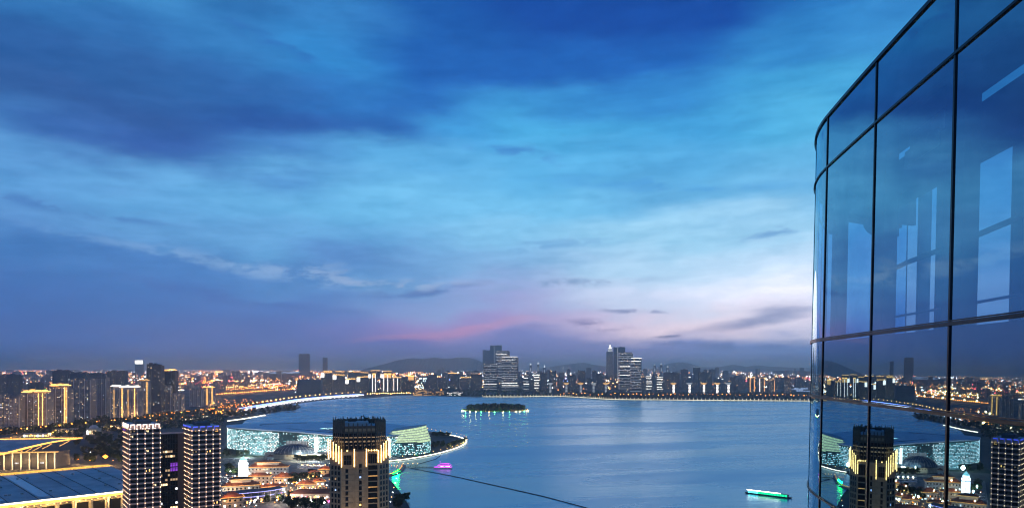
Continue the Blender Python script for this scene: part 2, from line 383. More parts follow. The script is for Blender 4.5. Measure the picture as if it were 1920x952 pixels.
# ------------------------------------------------------------------ ground and lake
mb = MB(); mb.add([(-150000,-1500,0),(150000,-1500,0),(150000,160000,0),(-150000,160000,0)], [(0,1,2,3)], 'ground')
struct(mb.build('ground'))
shore_far = [G(452,796), G(462,787), G(478,782), G(505,775), G(535,770), G(556,767.5), G(566,762), G(548,758), G(590,752), G(640,747), G(690,746), G(735,742), G(760,740.5),
             G(800,741.5), G(850,743), G(905,744), G(975,744), G(1040,743), G(1100,746), G(1150,749), G(1250,750), G(1350,751), G(1520,752), G(1800,753), G(2300,757)]
shore_near = [(2500,700), (1500,520), (300,560), (-60,640), G(790,975), G(768,952), G(757,932), G(740,908), G(722,892), G(700,878), G(726,866), G(760,862.5), G(800,856), G(835,848),
              G(862,839), G(875,831), G(874,825), G(862,820), G(846,816.5), G(820,812), G(790,806), G(740,801), G(680,798), G(600,796), G(520,797), G(470,799)]
lake = shore_far + shore_near
bm = bmesh.new(); vs = [bm.verts.new((x, y, .35)) for x, y in lake]
f = bm.faces.new(vs); bmesh.ops.triangulate(bm, faces=[f])
if sum(t.normal.z*t.calc_area() for t in bm.faces) < 0: bmesh.ops.reverse_faces(bm, faces=bm.faces[:])
me = bpy.data.meshes.new('lake_water'); bm.to_mesh(me); bm.free(); me.materials.append(M['water'])
struct(link('lake_water', me))
def strip(name, pts, w, z0, z1, mat, side=0.0):
    """a raised ribbon (pavement, road deck, quay) following a plan line"""
    mb = MB(); n = len(pts); Lp, Rp = [], []
    for i, p in enumerate(pts):
        a = pts[max(0, i-1)]; b = pts[min(n-1, i+1)]; d = Vector((b[0]-a[0], b[1]-a[1])).normalized(); nn = Vector((-d.y, d.x))
        Lp.append((p[0]+nn.x*(w/2+side), p[1]+nn.y*(w/2+side))); Rp.append((p[0]-nn.x*(w/2-side), p[1]-nn.y*(w/2-side)))
    for i in range(n-1):
        a, b, c, d = Rp[i], Rp[i+1], Lp[i+1], Lp[i]
        z = lambda q, k: (q[0], q[1], k)
        mb.add([z(a,z1), z(b,z1), z(c,z1), z(d,z1), z(a,z0), z(b,z0), z(c,z0), z(d,z0)], [(0,1,2,3), (0,4,5,1), (3,2,6,7)], mat)
    return mb.build(name)
# far quay with its light strip
fq = catmull(shore_far[10:], 4)
struct(strip('lakeside_pavement', fq, 26, 0, 1.6, 'paving', 13))
def strip_thing(name, pts, w, z0, z1, mat, label, cat, side=0.0, group=None):
    o = strip(name, pts, w, z0, z1, mat, side); return tag(o, label, cat, group)
strip_thing('quay_light_strip', catmull(shore_far[15:], 4), 1.6, 1.61, 3.0, 'far_quay', 'long pale light strip along the edge of the far shore', 'light strip', 4)
# near promenade round the culture centre
prom_pts = catmull(shore_near[10:24], 6)
struct(strip('promenade_pavement', prom_pts, 9, 0, 1.5, 'pale_paving', 5))
prom_lit = [p for p in prom_pts]
strip_thing('promenade_light_strip', prom_lit[:52], 1.3, 1.51, 2.3, 'quay_strip', 'bright curved light strip along the promenade edge beside the lake', 'light strip', 1.2)

# ------------------------------------------------------------------ trees
def leaf_crown(seed, rx, rz, n, mat, leaf=.55, z0=0.0):
    r = random.Random(seed); mb = MB(); clumps = []
    for i in range(11):
        a = r.uniform(0, 6.283); q = r.uniform(.25, .75); clumps.append((math.cos(a)*rx*q, math.sin(a)*rx*q, z0 + rz*(1+r.uniform(-.65, .7)), r.uniform(.28, .48)*rx))
    for i in range(n):
        cx, cy_, cz, cr = r.choice(clumps)
        d = Vector((r.gauss(0,1), r.gauss(0,1), r.gauss(0,.8))).normalized()*cr*r.uniform(.55, 1.05)
        p = Vector((cx, cy_, cz)) + d
        u = Vector((r.gauss(0,1), r.gauss(0,1), r.gauss(0,1))).normalized(); w = u.orthogonal().normalized(); s = leaf*r.uniform(.6, 1.4)
        mb.add([p-u*s, p+w*s*.7, p+u*s, p-w*s*.7], [(0,1,2,3)], mat)
    return mb
def trunk_mb(seed, h, r0):
    r = random.Random(seed); mb = MB()
    mb.tube([(0,0,0), (r.uniform(-.1,.1), 0, h*.5), (r.uniform(-.2,.2), r.uniform(-.2,.2), h)], [r0, r0*.75, r0*.5], 'bark', 6)
    for i in range(4):
        a = r.uniform(0, 6.28); mb.tube([(0,0,h*.75), (math.cos(a)*h*.3, math.sin(a)*h*.3, h*1.05), (math.cos(a)*h*.5, math.sin(a)*h*.5, h*1.4)], [r0*.45, r0*.3, r0*.12], 'bark', 4)
    return mb
CROWN = {}; TRUNK = []
for i in range(4):
    CROWN['g', i] = leaf_crown(i, 4.2, 3.2, 420, 'leaf', .62, 2.6).mesh('crown'); CROWN['d', i] = leaf_crown(20+i, 4.4, 3.4, 380, 'leaf_dark', .72, 2.4).mesh('crown')
    TRUNK.append(trunk_mb(i, 3.4, .28).mesh('trunk'))
def one_tree_mb(i):
    mb = leaf_crown(40+i, 4.4, 3.3, 210, 'leaf_dark', .95, 2.2); t = trunk_mb(i, 3.2, .3)
    mb.add(t.v, t.f, 'bark'); return mb
def tree(x, y, s, label, group, kind='d', z=0.0, name='tree'):
    t = thing(name, (x, y, z), rnd.uniform(0, 6.28), label, 'tree', group); t.scale = (s*rnd.uniform(.85, 1.15), s*rnd.uniform(.85, 1.15), s*rnd.uniform(.85, 1.2))
    i = rnd.randrange(4); link('crown', CROWN[kind, i], t); link('trunk', TRUNK[i], t); return t
def woods(name, spots, label):
    mb = MB(); src = [one_tree_mb(i) for i in range(4)]
    for x, y, z, s in spots:
        t = src[rnd.randrange(4)]; a = rnd.uniform(0, 6.28); c, sn = math.cos(a)*s, math.sin(a)*s; h = s*rnd.uniform(.85, 1.25); b = len(mb.v)
        mb.v += [(x+vx*c-vy*sn, y+vx*sn+vy*c, z+vz*h) for vx, vy, vz in t.v]; mp = [mb.mi(k) for k in t.mats]
        mb.f += [tuple(b+k for k in f_) for f_ in t.f]; mb.m += [mp[k] for k in t.m]
    return stuff(mb.build(name), label, 'woods')
# ------------------------------------------------------------------ lamps
def lamp_meshes():
    pole = MB(); pole.tube([(0,0,0), (0,0,9.2)], [.14, .09], 'lamp_pole', 6); pole.tube([(0,0,9.1), (.5,0,9.7), (1.5,0,9.9)], [.08, .07, .06], 'lamp_pole', 5)
    pole.box(-.25, .25, -.25, .25, 0, .5, 'lamp_pole')
    return pole.mesh('pole')
POLE = lamp_meshes()
HEAD = {}
def head(mat, r):
    if (mat, r) not in HEAD:
        mb = MB(); mb.oct((1.5, 0, 9.6), r, mat, r*.7); HEAD[mat, r] = mb.mesh('lamp_head')
    return HEAD[mat, r]
LAMPN = [0]
def street_lamp(x, y, label, group, mat='lamp_orange', r=.7, s=1.0, z=0.0, light=0, color=(1, .55, .18), rz=None, name='street_lamp'):
    t = thing(name, (x, y, z), rnd.uniform(0, 6.28) if rz is None else rz, label, 'street lamp', group); t.scale = (s, s, s)
    link('pole', POLE, t); link('lamp_head', head(mat, r), t); LAMPN[0] += 1
    if light: plight('lamp_light', (1.5, 0, 8.6), light, color, t, 1.0)
    return t

# ------------------------------------------------------------------ the glass tower beside the camera
AU = 4.0; SP = 2.56
PHI0, KF = R(5.75), R(2.6)/6.6      # direction of the facade at the first mullion, and its gentle curve per metre
CS, RC = 5.12, 7.0                  # where the tight corner starts, its radius
def phi(s): return PHI0 + KF*min(s, CS) + (max(0.0, s-CS)/RC)
PATH = {}
def path(s):
    st = .02; n = round(s/st)
    if n in PATH: return PATH[n]
    x, y = .5850*2.236*AU, 2.236*AU; PATH[0] = (x, y)
    return PATH.setdefault(n, None) or _fill(n)
def _fill(_):
    st = .02; x, y = PATH[0]
    for i in range(1, 1400):
        a = phi((i-.5)*st); x += math.sin(a)*st; y += math.cos(a)*st; PATH[i] = (x, y)
    x, y = PATH[0]
    for i in range(-1, -1000, -1):
        a = phi((i+.5)*st); x -= math.sin(a)*st; y -= math.cos(a)*st; PATH[i] = (x, y)
    return PATH[_]
TILT = math.tan(R(1.25)); NTILT = math.tan(R(.45))
def FP(s, z, off=0.0):
    """point on the facade: s metres along, z metres above the camera, off metres inwards"""
    x, y = path(s); a = phi(s); o = off + z*TILT
    return (x + math.cos(a)*o, y - math.sin(a)*o, CAMZ + z)
def FN(s):
    a = phi(s); v = Vector((-math.cos(a), math.sin(a), NTILT)); return v.normalized()
levels = [4.70, 3.77, .545, -.538, -2.42, -5.62, -6.70, -9.90, -10.98, -14.2]
S_MIN = -5*SP
s_main = [S_MIN + SP*i for i in range(8)]                 # ... 0, 2.56, 5.12
s_corner = [CS + 1.26*i for i in range(1, 7)]
s_all = s_main + s_corner
gx, gy = path(0)
tower = thing('glass_tower', (gx+6, gy, 0), 0, 'tall dark blue glass tower with curved corner beside the camera', 'tower')
def tchild(name, mb, parent=None):
    o = mb.build(name, tower); o.location = (-(gx+6), -gy, 0); return o
k = 0
for i in range(len(s_all)-1):
    a, b = s_all[i], s_all[i+1]
    for j in range(len(levels)-1):
        zt, zb = levels[j], levels[j+1]
        if zb < -6.8 and i > 9: continue
        n = 10 if i < 7 else 6; vs = []; nr = []
        for q in range(n+1):
            s = a + (b-a)*q/n
            for z in (zb, zt): vs.append(FP(s, z)); nr.append(FN(s))
        me = bpy.data.meshes.new('pane'); me.from_pydata(vs, [], [(2*q, 2*q+1, 2*q+3, 2*q+2) for q in range(n)]); me.materials.append(M['facade_glass'])
        me.polygons.foreach_set('use_smooth', [True]*n); me.update(); me.normals_split_custom_set_from_vertices(nr)
        o = link('glass_pane', me, tower); o.location = (-(gx+6), -gy, 0)
def ribbon(s0, s1, z0, z1, o0, o1, mat, st=.32):
    mb = MB(); n = max(1, int((s1-s0)/st)); rows = []
    for q in range(n+1):
        s = s0 + (s1-s0)*q/n; rows.append([FP(s, z0, o0), FP(s, z1, o0), FP(s, z1, o1), FP(s, z0, o1)])
    for q in range(n):
        A_, B_ = rows[q], rows[q+1]
        mb.add(A_+B_, [(k, (k+1) % 4, 4+(k+1) % 4, 4+k) for k in range(4)], mat)
    mb.add(rows[0]+rows[-1], [(3,2,1,0), (4,5,6,7)], mat)
    return mb
S_END = s_all[-1]
for i, s in enumerate(s_all):
    w = .014 if i < 8 else .005
    tchild('vertical_mullion', ribbon(s-w, s+w, levels[-1], levels[0], -.016 if i < 8 else -.006, .02, 'mullion'))
for j, z in enumerate(levels[1:], 1):
    h = .036 if j in (2, 3, 5, 6) else .022
    tchild('transom', ribbon(S_MIN, S_END, z-h, z+h*.2, -.025, .03, 'mullion'))
    tchild('transom', ribbon(S_MIN, S_END, z+h*.45, z+h*.8, -.018, .03, 'mullion'))
tchild('parapet_cap', ribbon(S_MIN, S_END, 4.70, 4.755, -.03, .22, 'mullion'))
# solid floor bands and lower storeys behind the glass
tchild('spandrel_panel', ribbon(S_MIN, S_END, -2.42, .50, .16, .30, 'mullion'))
tchild('spandrel_panel', ribbon(S_MIN, S_END, -14.2, -2.48, .16, .30, 'mullion'))
mb = MB()
core = [FP(S_MIN, -14.2, .3)[:2]] + [FP(s, -14.2, .3)[:2] for s in s_all[1:]] + [(40, 12), (40, -6)]
mb.prism(core[::-1], 0, CAMZ-14.2, 'blue_glass'); tchild('tower_shaft', mb)
# what shows inside the glazed crown
def inside(name, s0, s1, z0, z1, o0, o1, mat='concrete'): return tchild(name, ribbon(s0, s1, z0, z1, o0, o1, mat))
pbr('inner_dark', (.05, .07, .10), .8, scale=1.0, c2=(.04, .055, .08)); pbr('inner_pale', (.62, .64, .66), .8, scale=1.2, c2=(.46, .48, .50), bump=.1)
pbr('inner_mid', (.34, .37, .41), .8, scale=1.2, c2=(.26, .29, .33))
inside('deck_slab', S_MIN, S_END-3, .30, .50, .30, 7.5, 'inner_mid')
for s in s_main[1:]:
    inside('column', s+.40, s+.92, .5, 4.55, .30, .50, 'inner_dark')
inside('ring_beam', S_MIN, S_END-3, 3.0, 3.62, .95, 1.35, 'inner_dark')
inside('parapet_panel', S_MIN, S_END, 3.70, 4.66, .16, .26, 'inner_dark')
inside('parapet_beam', S_MIN, S_END-3, 3.95, 4.62, .60, 1.25, 'inner_dark')
for s in (3.2, -5.0):
    inside('concrete_bracket', s-.62, s+.62, 3.66, 3.94, .98, 1.5, 'inner_pale'); inside('concrete_bracket', s-.62, s+.62, 3.40, 3.64, .90, .94, 'inner_pale')
inside('inner_parapet', S_MIN, 1.6, 3.05, 3.42, 4.4, 4.7, 'inner_pale')
inside('inner_parapet', S_MIN, 1.6, 3.75, 3.95, 4.6, 4.8, 'inner_pale')
inside('parapet_joint', S_MIN, 1.6, 3.50, 3.62, 4.55, 4.75, 'inner_dark')
for s, w, o, mt in [(5.02, .05, 1.6, 'inner_pale'), (4.22, .045, 1.6, 'inner_dark'), (2.98, .04, 2.2, 'inner_dark'), (2.57, .09, 2.2, 'inner_pale'), (2.2, .04, 2.2, 'inner_dark')]:
    inside('inner_post', s-w, s+w, .5, 3.75, o, o+.2, mt)
def rail(pts, r, mat='inner_dark'):
    mb = MB(); mb.tube([FP(*p) for p in pts], r, mat, 8); tchild('handrail', mb)
rail([(8.0, 1.86, 1.3), (6.4, 1.88, 1.3), (4.7, 1.90, 1.3), (2.8, 1.92, 1.3), (.6, 2.0, 1.3), (-5, 2.1, 1.3)], .045)
rail([(6.9, 1.86, 1.25), (6.95, 1.6, 1.25), (6.8, 1.42, 1.25)], .04)
rail([(6.0, .95, 1.2), (-.6, .95, 1.2), (-5, 1.0, 1.2)], .022, 'inner_pale')
mb = MB(); zz = 2.66
def FB(mb, s0, s1, z0, z1, o0, o1, mat):
    r_ = ribbon(s0, s1, z0, z1, o0, o1, mat, 5); mb.add(r_.v, r_.f, mat)
FB(mb, 3.43, 3.81, zz-.08, zz+.08, 1.55, 1.58, 'canopy')
for q in range(3):          # three small square characters, too soft to read
    c = 3.73 - q*.115
    for (a0, a1, b0, b1) in ((-.035, .035, .035, .05), (-.035, .035, -.05, -.035), (-.035, -.022, -.05, .05), (.022, .035, -.05, .05), (-.035, .035, -.008, .006)):
        FB(mb, c+a0, c+a1, zz+b0, zz+b1, 1.543, 1.549, 'mullion')
o = tchild('notice_plate', mb)

# ------------------------------------------------------------------ twin office tower (lower left)
tw = thing('office_tower', (*XD(243, 530), 0), R(35), 'dark twin office tower studded with rows of small warm lights', 'tower')
FLH, NF = 3.55, 28
WIN = MB(); WIN.box(-2.05, 2.05, -.04, .04, -1.1, 1.1, 'dark_glass'); WIN = WIN.mesh('window')
WINL = {}
for k_ in ('win_warm', 'win_dim', 'win_white', 'win_blue', 'win_amber'):
    q = MB(); q.box(-2.05, 2.05, -.04, .04, -1.1, 1.1, 'dark_glass')
    r_ = random.Random(hash(k_) % 7)
    for x0 in (-1.9, -.9, .1, 1.05):
        if rnd.random() < .6: q.box(x0, x0+rnd.uniform(.4, .85), -.08, -.05, rnd.uniform(-.9, -.2), rnd.uniform(.2, .95), k_)
    WINL[k_] = q.mesh('window')
def wing(x0, top, nfloor, crown):
    W, Dp = 20.0, 29.0; mb = MB()
    mb.box(x0+.45, x0+W-.45, .45, Dp-.45, 0, top-.4, 'office_pier')
    zt = [top - 3.2 - FLH*i for i in range(nfloor)]
    fx = [x0 + W*i/4 for i in range(5)]; sy = [Dp*i/6 for i in range(7)]
    for x in fx:
        for yy in (0, Dp): mb.box(x-.42, x+.42, yy-.28, yy+.28, 0, top, 'office_pier')
    for y in sy[1:-1]:
        for xx in (x0, x0+W): mb.box(xx-.28, xx+.28, y-.42, y+.42, 0, top, 'office_pier')
    for z in zt:
        mb.box(x0+.02, x0+W-.02, .02, .5, z-.56, z+.56, 'office_beam'); mb.box(x0+.02, x0+W-.02, Dp-.5, Dp-.02, z-.56, z+.56, 'office_beam')
        mb.box(x0+.03, x0+.5, .5, Dp-.5, z-.56, z+.56, 'office_beam'); mb.box(x0+W-.5, x0+W-.03, .5, Dp-.5, z-.56, z+.56, 'office_beam')
    mb.box(x0+.5, x0+W-.5, .5, Dp-.5, top-.41, top-.35, 'roof_blue')
    mb.box(x0+5, x0+15, 8, 22, top-.36, top+2.2, 'apt_dark')
    wg = mb.build('wing', tw)
    # windows, each a pane of its own
    for z in zt:
        for i in range(4):
            lit = rnd.random() < (.11 if x0 < 5 else .06)
            me = WINL[rnd.choice(('win_warm', 'win_dim', 'win_amber', 'win_warm', 'win_blue', 'win_white'))] if lit else WIN
            o = link('window', me, wg, (x0+W*(i+.5)/4, .36, z-FLH/2)); 
        for i in range(6):
            lit = rnd.random() < .10
            o = link('window', WINL[rnd.choice(('win_warm', 'win_amber', 'win_dim'))] if lit else WIN, wg, (x0+.36, Dp*(i+.5)/6, z-FLH/2), R(-90))
    dots = MB()
    for z in zt:
        for x in fx: dots.box(x-.26, x+.26, -.52, -.30, z-.26, z+.26, 'facade_dot')
        for y in sy[1:]:
            dots.box(x0-.52, x0-.30, y-.26, y+.26, z-.26, z+.26, 'facade_dot')
            dots.box(x0+W+.30, x0+W+.52, y-.26, y+.26, z-.26, z+.26, 'facade_dot')
    stuff(dots.build('facade_lights', wg))
    cr = MB()
    if crown == 'white':
        for i in range(5):
            xc = x0 + W*(i+.5)/5
            cr.box(xc-1.5, xc+1.3, -.75, -.35, top-.5, top+.1, 'crown_white'); cr.box(xc+.9, xc+1.3, -.75, -.35, top-3.2, top-.5, 'crown_white')
            cr.box(xc-1.5, xc-1.15, -.75, -.35, top-2.0, top-.5, 'crown_white'); cr.box(xc-1.9, xc-1.2, -.75, -.35, top-3.4, top-2.8, 'crown_white')
        for i in range(6):
            yc = Dp*(i+.5)/6
            cr.box(x0-.75, x0-.35, yc-1.6, yc+1.6, top-.5, top+.1, 'crown_white'); cr.box(x0-.75, x0-.35, yc+1.2, yc+1.6, top-2.6, top-.5, 'crown_white')
            if i > 2: cr.box(x0-.75, x0-.35, yc-1.2, yc+.8, top-5.3, top-4.5, 'win_purple')
    else:
        for i in range(4):
            xc = x0 + W*(i+.5)/4
            cr.box(xc-1.6, xc+1.6, -.5, -.30, top-1.0, top-.1, 'crown_blue'); cr.box(xc-1.9, xc-1.6, -.5, -.30, top-3.0, top-.8, 'crown_blue')
        cr.box(x0-.5, x0-.30, 1, Dp-1, top-1.2, top-.1, 'crown_blue')
        for (x, z, w, h) in ((16.6, -2.8, 1.6, .4), (17.4, -2.1, .35, 1.2), (16.3, -4.2, 2.2, .4), (18.0, -3.4, .4, .9), (7.2, -3.9, 1.4, .35), (2.4, -3.0, .35, 1.0)):
            cr.box(x0+x, x0+x+w, -.5, -.32, top+z-h, top+z, 'gold_soft')
    cr.build('crown_lights', wg)
    return wg
wing(0, 100.0, NF-1, 'white'); wing(41.5, 97.0, NF-2, 'blue')
mb = MB(); mb.box(20.0, 41.5, 25.0, 29, 0, 91, 'steel_dark'); mb.box(19.8, 20.4, 21, 24.8, 0, 92, 'apt_dark'); mb.box(20.0, 41.5, 24.6, 25, 90.3, 91.4, 'apt_slab')
mb.box(20.0, 24, 24.55, 25, 0, 90.3, 'apt_dark'); mb.box(36.5, 41.5, 24.55, 25, 0, 90.3, 'apt_dark')
for i in range(26): mb.box(24, 36.5, 24.45, 24.7, 90-FLH*i-.3, 90-FLH*i, 'steel_dark')
for i in range(8): mb.box(24+1.7857*i-.08, 24+1.7857*i+.08, 24.4, 24.7, 0, 90, 'steel_dark')
at = mb.build('glass_link', tw)
LP = {}
for k_ in ('dark_glass', 'win_dim', 'win_purple', 'win_warm', 'win_blue', 'win_white'):
    q = MB(); q.box(-.78, .78, -.03, .03, -1.55, 1.55, 'dark_glass')
    if k_ != 'dark_glass':
        q.box(-.7, .7, -.07, -.035, -1.4, 1.4 if k_ == 'win_purple' else .2, k_)
    LP[k_] = q.mesh('link_pane')
for i in range(25):
    for j in range(7):
        k_ = 'dark_glass'
        if i in (3, 4) and rnd.random() < .6: k_ = rnd.choice(('win_dim', 'win_dim', 'win_warm'))
        elif i in (6, 7) and j >= 4: k_ = 'win_purple'
        elif i in (6, 7, 8) and j < 4: k_ = 'win_dim' if rnd.random() < .4 else 'dark_glass'
        elif i == 10 and j < 3: k_ = 'win_warm'
        elif i == 9 and rnd.random() < .6: k_ = 'win_dim'
        elif i in (15, 16) and j > 3: k_ = 'win_warm'
        elif i in (11, 14) and rnd.random() < .35: k_ = 'win_white'
        link('link_pane', LP[k_], at, (24+1.7857*(j+.5), 24.5, 90-FLH*i-FLH/2-.15))

for i, (x, y) in enumerate(((10, -26), (52, -26), (-24, 14), (14, 6))):  # floodlights added out of view to warm the piers and beams
    if i < 3:
        q = MB(); q.tube([(x, y, 0), (x, y, 9)], .2, 'lamp_pole', 6); q.box(x-.6, x+.6, y-.5, y+.4, 9, 10, 'steel_dark'); q.build('added_light_mast', tw)
        sl = bpy.data.lights.new('floodlight', 'SPOT'); sl.energy = 14000; sl.color = (1, .66, .46); sl.spot_size = R(80); sl.spot_blend = .8; sl.shadow_soft_size = .6
        so_ = bpy.data.objects.new('floodlight', sl); COL.objects.link(so_); so_.parent = tw; so_.location = (x, y+.6 if i < 2 else y, 10.2)
        so_.rotation_euler = Vector((0, 26, 58) if i < 2 else (24, 0, 58)).to_track_quat('-Z', 'Y').to_euler()
# ------------------------------------------------------------------ stone tower with the golden crown
st_ = thing('stone_tower', (*XD(673, 489), 0), R(14), 'ornate beige stone tower with golden light tubes below its dark crown', 'tower')
def octo(w, d, c): return [(-w/2+c, -d/2), (w/2-c, -d/2), (w/2, -d/2+c), (w/2, d/2-c), (w/2-c, d/2), (-w/2+c, d/2), (-w/2, d/2-c), (-w/2, -d/2+c)]
W1, C1 = 37.0, 7.0; W2, C2 = 32.5, 6.5
TB = 87.6; TSIDE = 92.5; TCROWN = 103.0
mb = MB(); mb.prism(octo(W1, W1, C1), 0, TB, 'stone', 'stone_dark')
for sgn in (-1, 1):   # higher shoulders on the sides
    x0 = sgn*(W1/2-.02)
    mb.box(min(x0, x0-sgn*6), max(x0, x0-sgn*6), -W1/2+C1+1.5, W1/2-C1, TB-1, TSIDE, 'stone_dark')
# piers and bays on the front and on the chamfers
for x in (-11.4, -4.1, -3.2, 3.4, 4.3, 11.4):
    mb.box(x-.35, x+.35, -W1/2-.35, -W1/2+.1, 0, TB+.2, 'stone')
for i in range(0, 25):
    z = TB - 11 - 3.5*i
    mb.box(-11.2, 11.2, -W1/2-.10, -W1/2+.05, z-.06, z+.06, 'stone_dark')
shaft = mb.build('shaft', st_)
def wmesh(w, h, mat='dark_glass', lit=None):
    q = MB(); q.box(-w/2, w/2, -.05, .12, -h/2, h/2, mat)
    q.box(-w/2-.15, w/2+.15, -.18, .1, -h/2-.18, -h/2, 'stone_dark')
    if lit: q.box(-w*.35, w*.3, -.10, -.06, -h*.3, h*.25, lit)
    return q.mesh('window')
WA, WAL = wmesh(1.7, 2.3), [wmesh(1.7, 2.3, lit=k_) for k_ in ('win_warm', 'win_blue', 'win_amber', 'win_dim')]
WB = wmesh(1.5, 2.2); WC = wmesh(5.6, 2.6)
for i in range(20):
    z = TB - 9 - 3.5*i
    link('window', rnd.choice(WAL) if rnd.random() < .35 else WA, shaft, (.1, -W1/2-.06, z))
    link('window', WA, shaft, (-8.2, -W1/2-.06, z-3.0))
    link('window', WC, shaft, (7.8, -W1/2-.06, z-1.2))
    if i % 2 == 1:
        q = MB(); q.box(4.9, 10.7, -W1/2-.5, -W1/2-.1, z-3.2, z-2.95, 'gold_soft'); q.build('sill_light', shaft)
    for j in range(3):       # chamfers, left and right
        for sg in (-1, 1):
            q_ = (j-1)*2.9
            cx, cy2 = sg*(W1/2-C1/2) + sg*q_*.707*.95, -W1/2+C1/2 + q_*.707*.95
            link('window', rnd.choice(WAL) if rnd.random() < .06 else WB, shaft, (cx+sg*.05, cy2-.05, z-1), R(45*sg))
    for j in range(6):
        link('window', WB, shaft, (-W1/2-.06, -8.5+j*3.4, z-1), R(-90))
        link('window', WB, shaft, (W1/2+.06, -8.5+j*3.4, z-1), R(90))
q = MB(); q.box(-10.2, -5.3, -W1/2-.12, -W1/2+.3, TB-8.2, TB-2.2, 'dark_glass')
for i in range(4): q.box(-10.2+i*1.63-.1, -10.2+i*1.63+.1, -W1/2-.22, -W1/2-.1, TB-8.2, TB-2.2, 'stone_dark')
q.box(-10.4, -5.1, -W1/2-.24, -W1/2-.1, TB-5.3, TB-5.1, 'stone_dark'); q.build('tall_window', shaft)
q = MB(); q.box(5.0, 10.4, -W1/2-.12, -W1/2+.3, TB-7.6, TB-1.6, 'dark_glass')
for i in range(5): q.box(5.0+i*1.35-.09, 5.0+i*1.35+.09, -W1/2-.22, -W1/2-.1, TB-7.6, TB-1.6, 'stone_dark')
q.build('tall_window', shaft)
# crown: dark octagon with ribs and panes
mb = MB(); mb.prism(octo(W2, W2, C2), TB, TCROWN, 'stone_dark', 'roof_blue')
P8 = octo(W2, W2, C2); P8b = octo(W2+.7, W2+.7, C2+.15)
for e in range(8):
    a, b = P8[e], P8[(e+1) % 8]; n = 7 if math.dist(a, b) > 10 else 5
    low = (e == 0)
    for i in range(n+1):
        x, y = a[0]+(b[0]-a[0])*i/n, a[1]+(b[1]-a[1])*i/n
        mb.tube([(x, y, TB), (x, y, TCROWN + (0 if low and 0 < i < n else 3.4))], .38, 'stone_dark', 4)
    if not low:
        d = Vector((b[0]-a[0], b[1]-a[1])).normalized(); nn = Vector((d.y, -d.x))
        pl = [(a[0]+nn.x*.2, a[1]+nn.y*.2), (b[0]+nn.x*.2, b[1]+nn.y*.2), (b[0]-nn.x*.3, b[1]-nn.y*.3), (a[0]-nn.x*.3, a[1]-nn.y*.3)]
        mb.prism(pl, TCROWN-.5, TCROWN+2.8, 'stone_dark')
mb.box(-W2/2+C2, W2/2-C2, -W2/2-.25, -W2/2+.3, TCROWN-.1, TCROWN+.5, 'stone_dark')
crown = mb.build('crown', st_)
PN = MB(); PN.box(-1.15, 1.15, -.05, .05, -5.2, 5.2, 'dark_glass')
for q in range(5): PN.box(-1.15, 1.15, -.12, -.05, -5.2+q*2.6-.07, -5.2+q*2.6+.07, 'stone_dark')
for q in range(9):
    PN.box(rnd.uniform(-1, .2), rnd.uniform(.3, 1), -.08, -.055, (zz := rnd.uniform(-5, 3.5)), zz+rnd.uniform(.3, .7), rnd.choice(('win_dim', 'dark_glass', 'win_dim', 'dark_glass', 'dark_glass')))
PN = PN.mesh('pane')
WP = MB(); WP.box(-.95, .95, -.08, .05, -.9, .9, 'stone'); WP = WP.mesh('panel')
e0, e1 = P8[0], P8[1]
for i in range(7):
    x = e0[0]+(e1[0]-e0[0])*(i+.5)/7
    link('crown_pane', PN, crown, (x, -W2/2-.1, TB+6.2)); link('crown_panel', WP, crown, (x, -W2/2-.12, TCROWN-2.0))
for sg in (-1, 1):
    for i in range(5):
        t_ = (i+.5)/5; x = sg*(W2/2-C2*(1-t_)) ; y = -W2/2 + C2*t_
        link('crown_pane', PN, crown, (x+sg*.08, y-.08, TB+6.2), R(45*sg)).scale = (.55, 1, 1)
    for i in range(7):
        link('crown_pane', PN, crown, (sg*(W2/2+.1), -W2/2+C2+(W2-2*C2)*(i+.5)/7, TB+6.2), R(90*sg))
# pinnacles along the parapet
PIN = MB(); PIN.box(-.35, .35, -.35, .35, 0, 1.1, 'stone_dark'); PIN.tube([(0,0,1.1), (0,0,1.5), (0,0,2.4)], [.42, .28, .04], 'stone_dark', 6); PIN = PIN.mesh('pinnacle')
for e in range(8):
    a, b = P8[e], P8[(e+1) % 8]; n = 7 if math.dist(a, b) > 10 else 4
    for i in range(n):
        x, y = a[0]+(b[0]-a[0])*i/n, a[1]+(b[1]-a[1])*i/n
        o = link('pinnacle', PIN, crown, (x, y, TCROWN+(0.4 if e == 0 and i > 0 else 2.8))); o.scale = (1, 1, rnd.uniform(.5, 1.15))
mb = MB(); mb.box(-9, 6, -6, 9, TCROWN, TCROWN+2.2, 'roof_blue'); mb.box(-7, -2, 1, 6, TCROWN+2.2, TCROWN+4, 'steel_dark')
for i in range(14): mb.box((x := rnd.uniform(-12, 12)), x+rnd.uniform(.5, 1.4), (y := rnd.uniform(4, 13)), y+1, TCROWN, TCROWN+rnd.uniform(2, 5.2), 'steel_dark')
mb.build('roof_plant', crown)
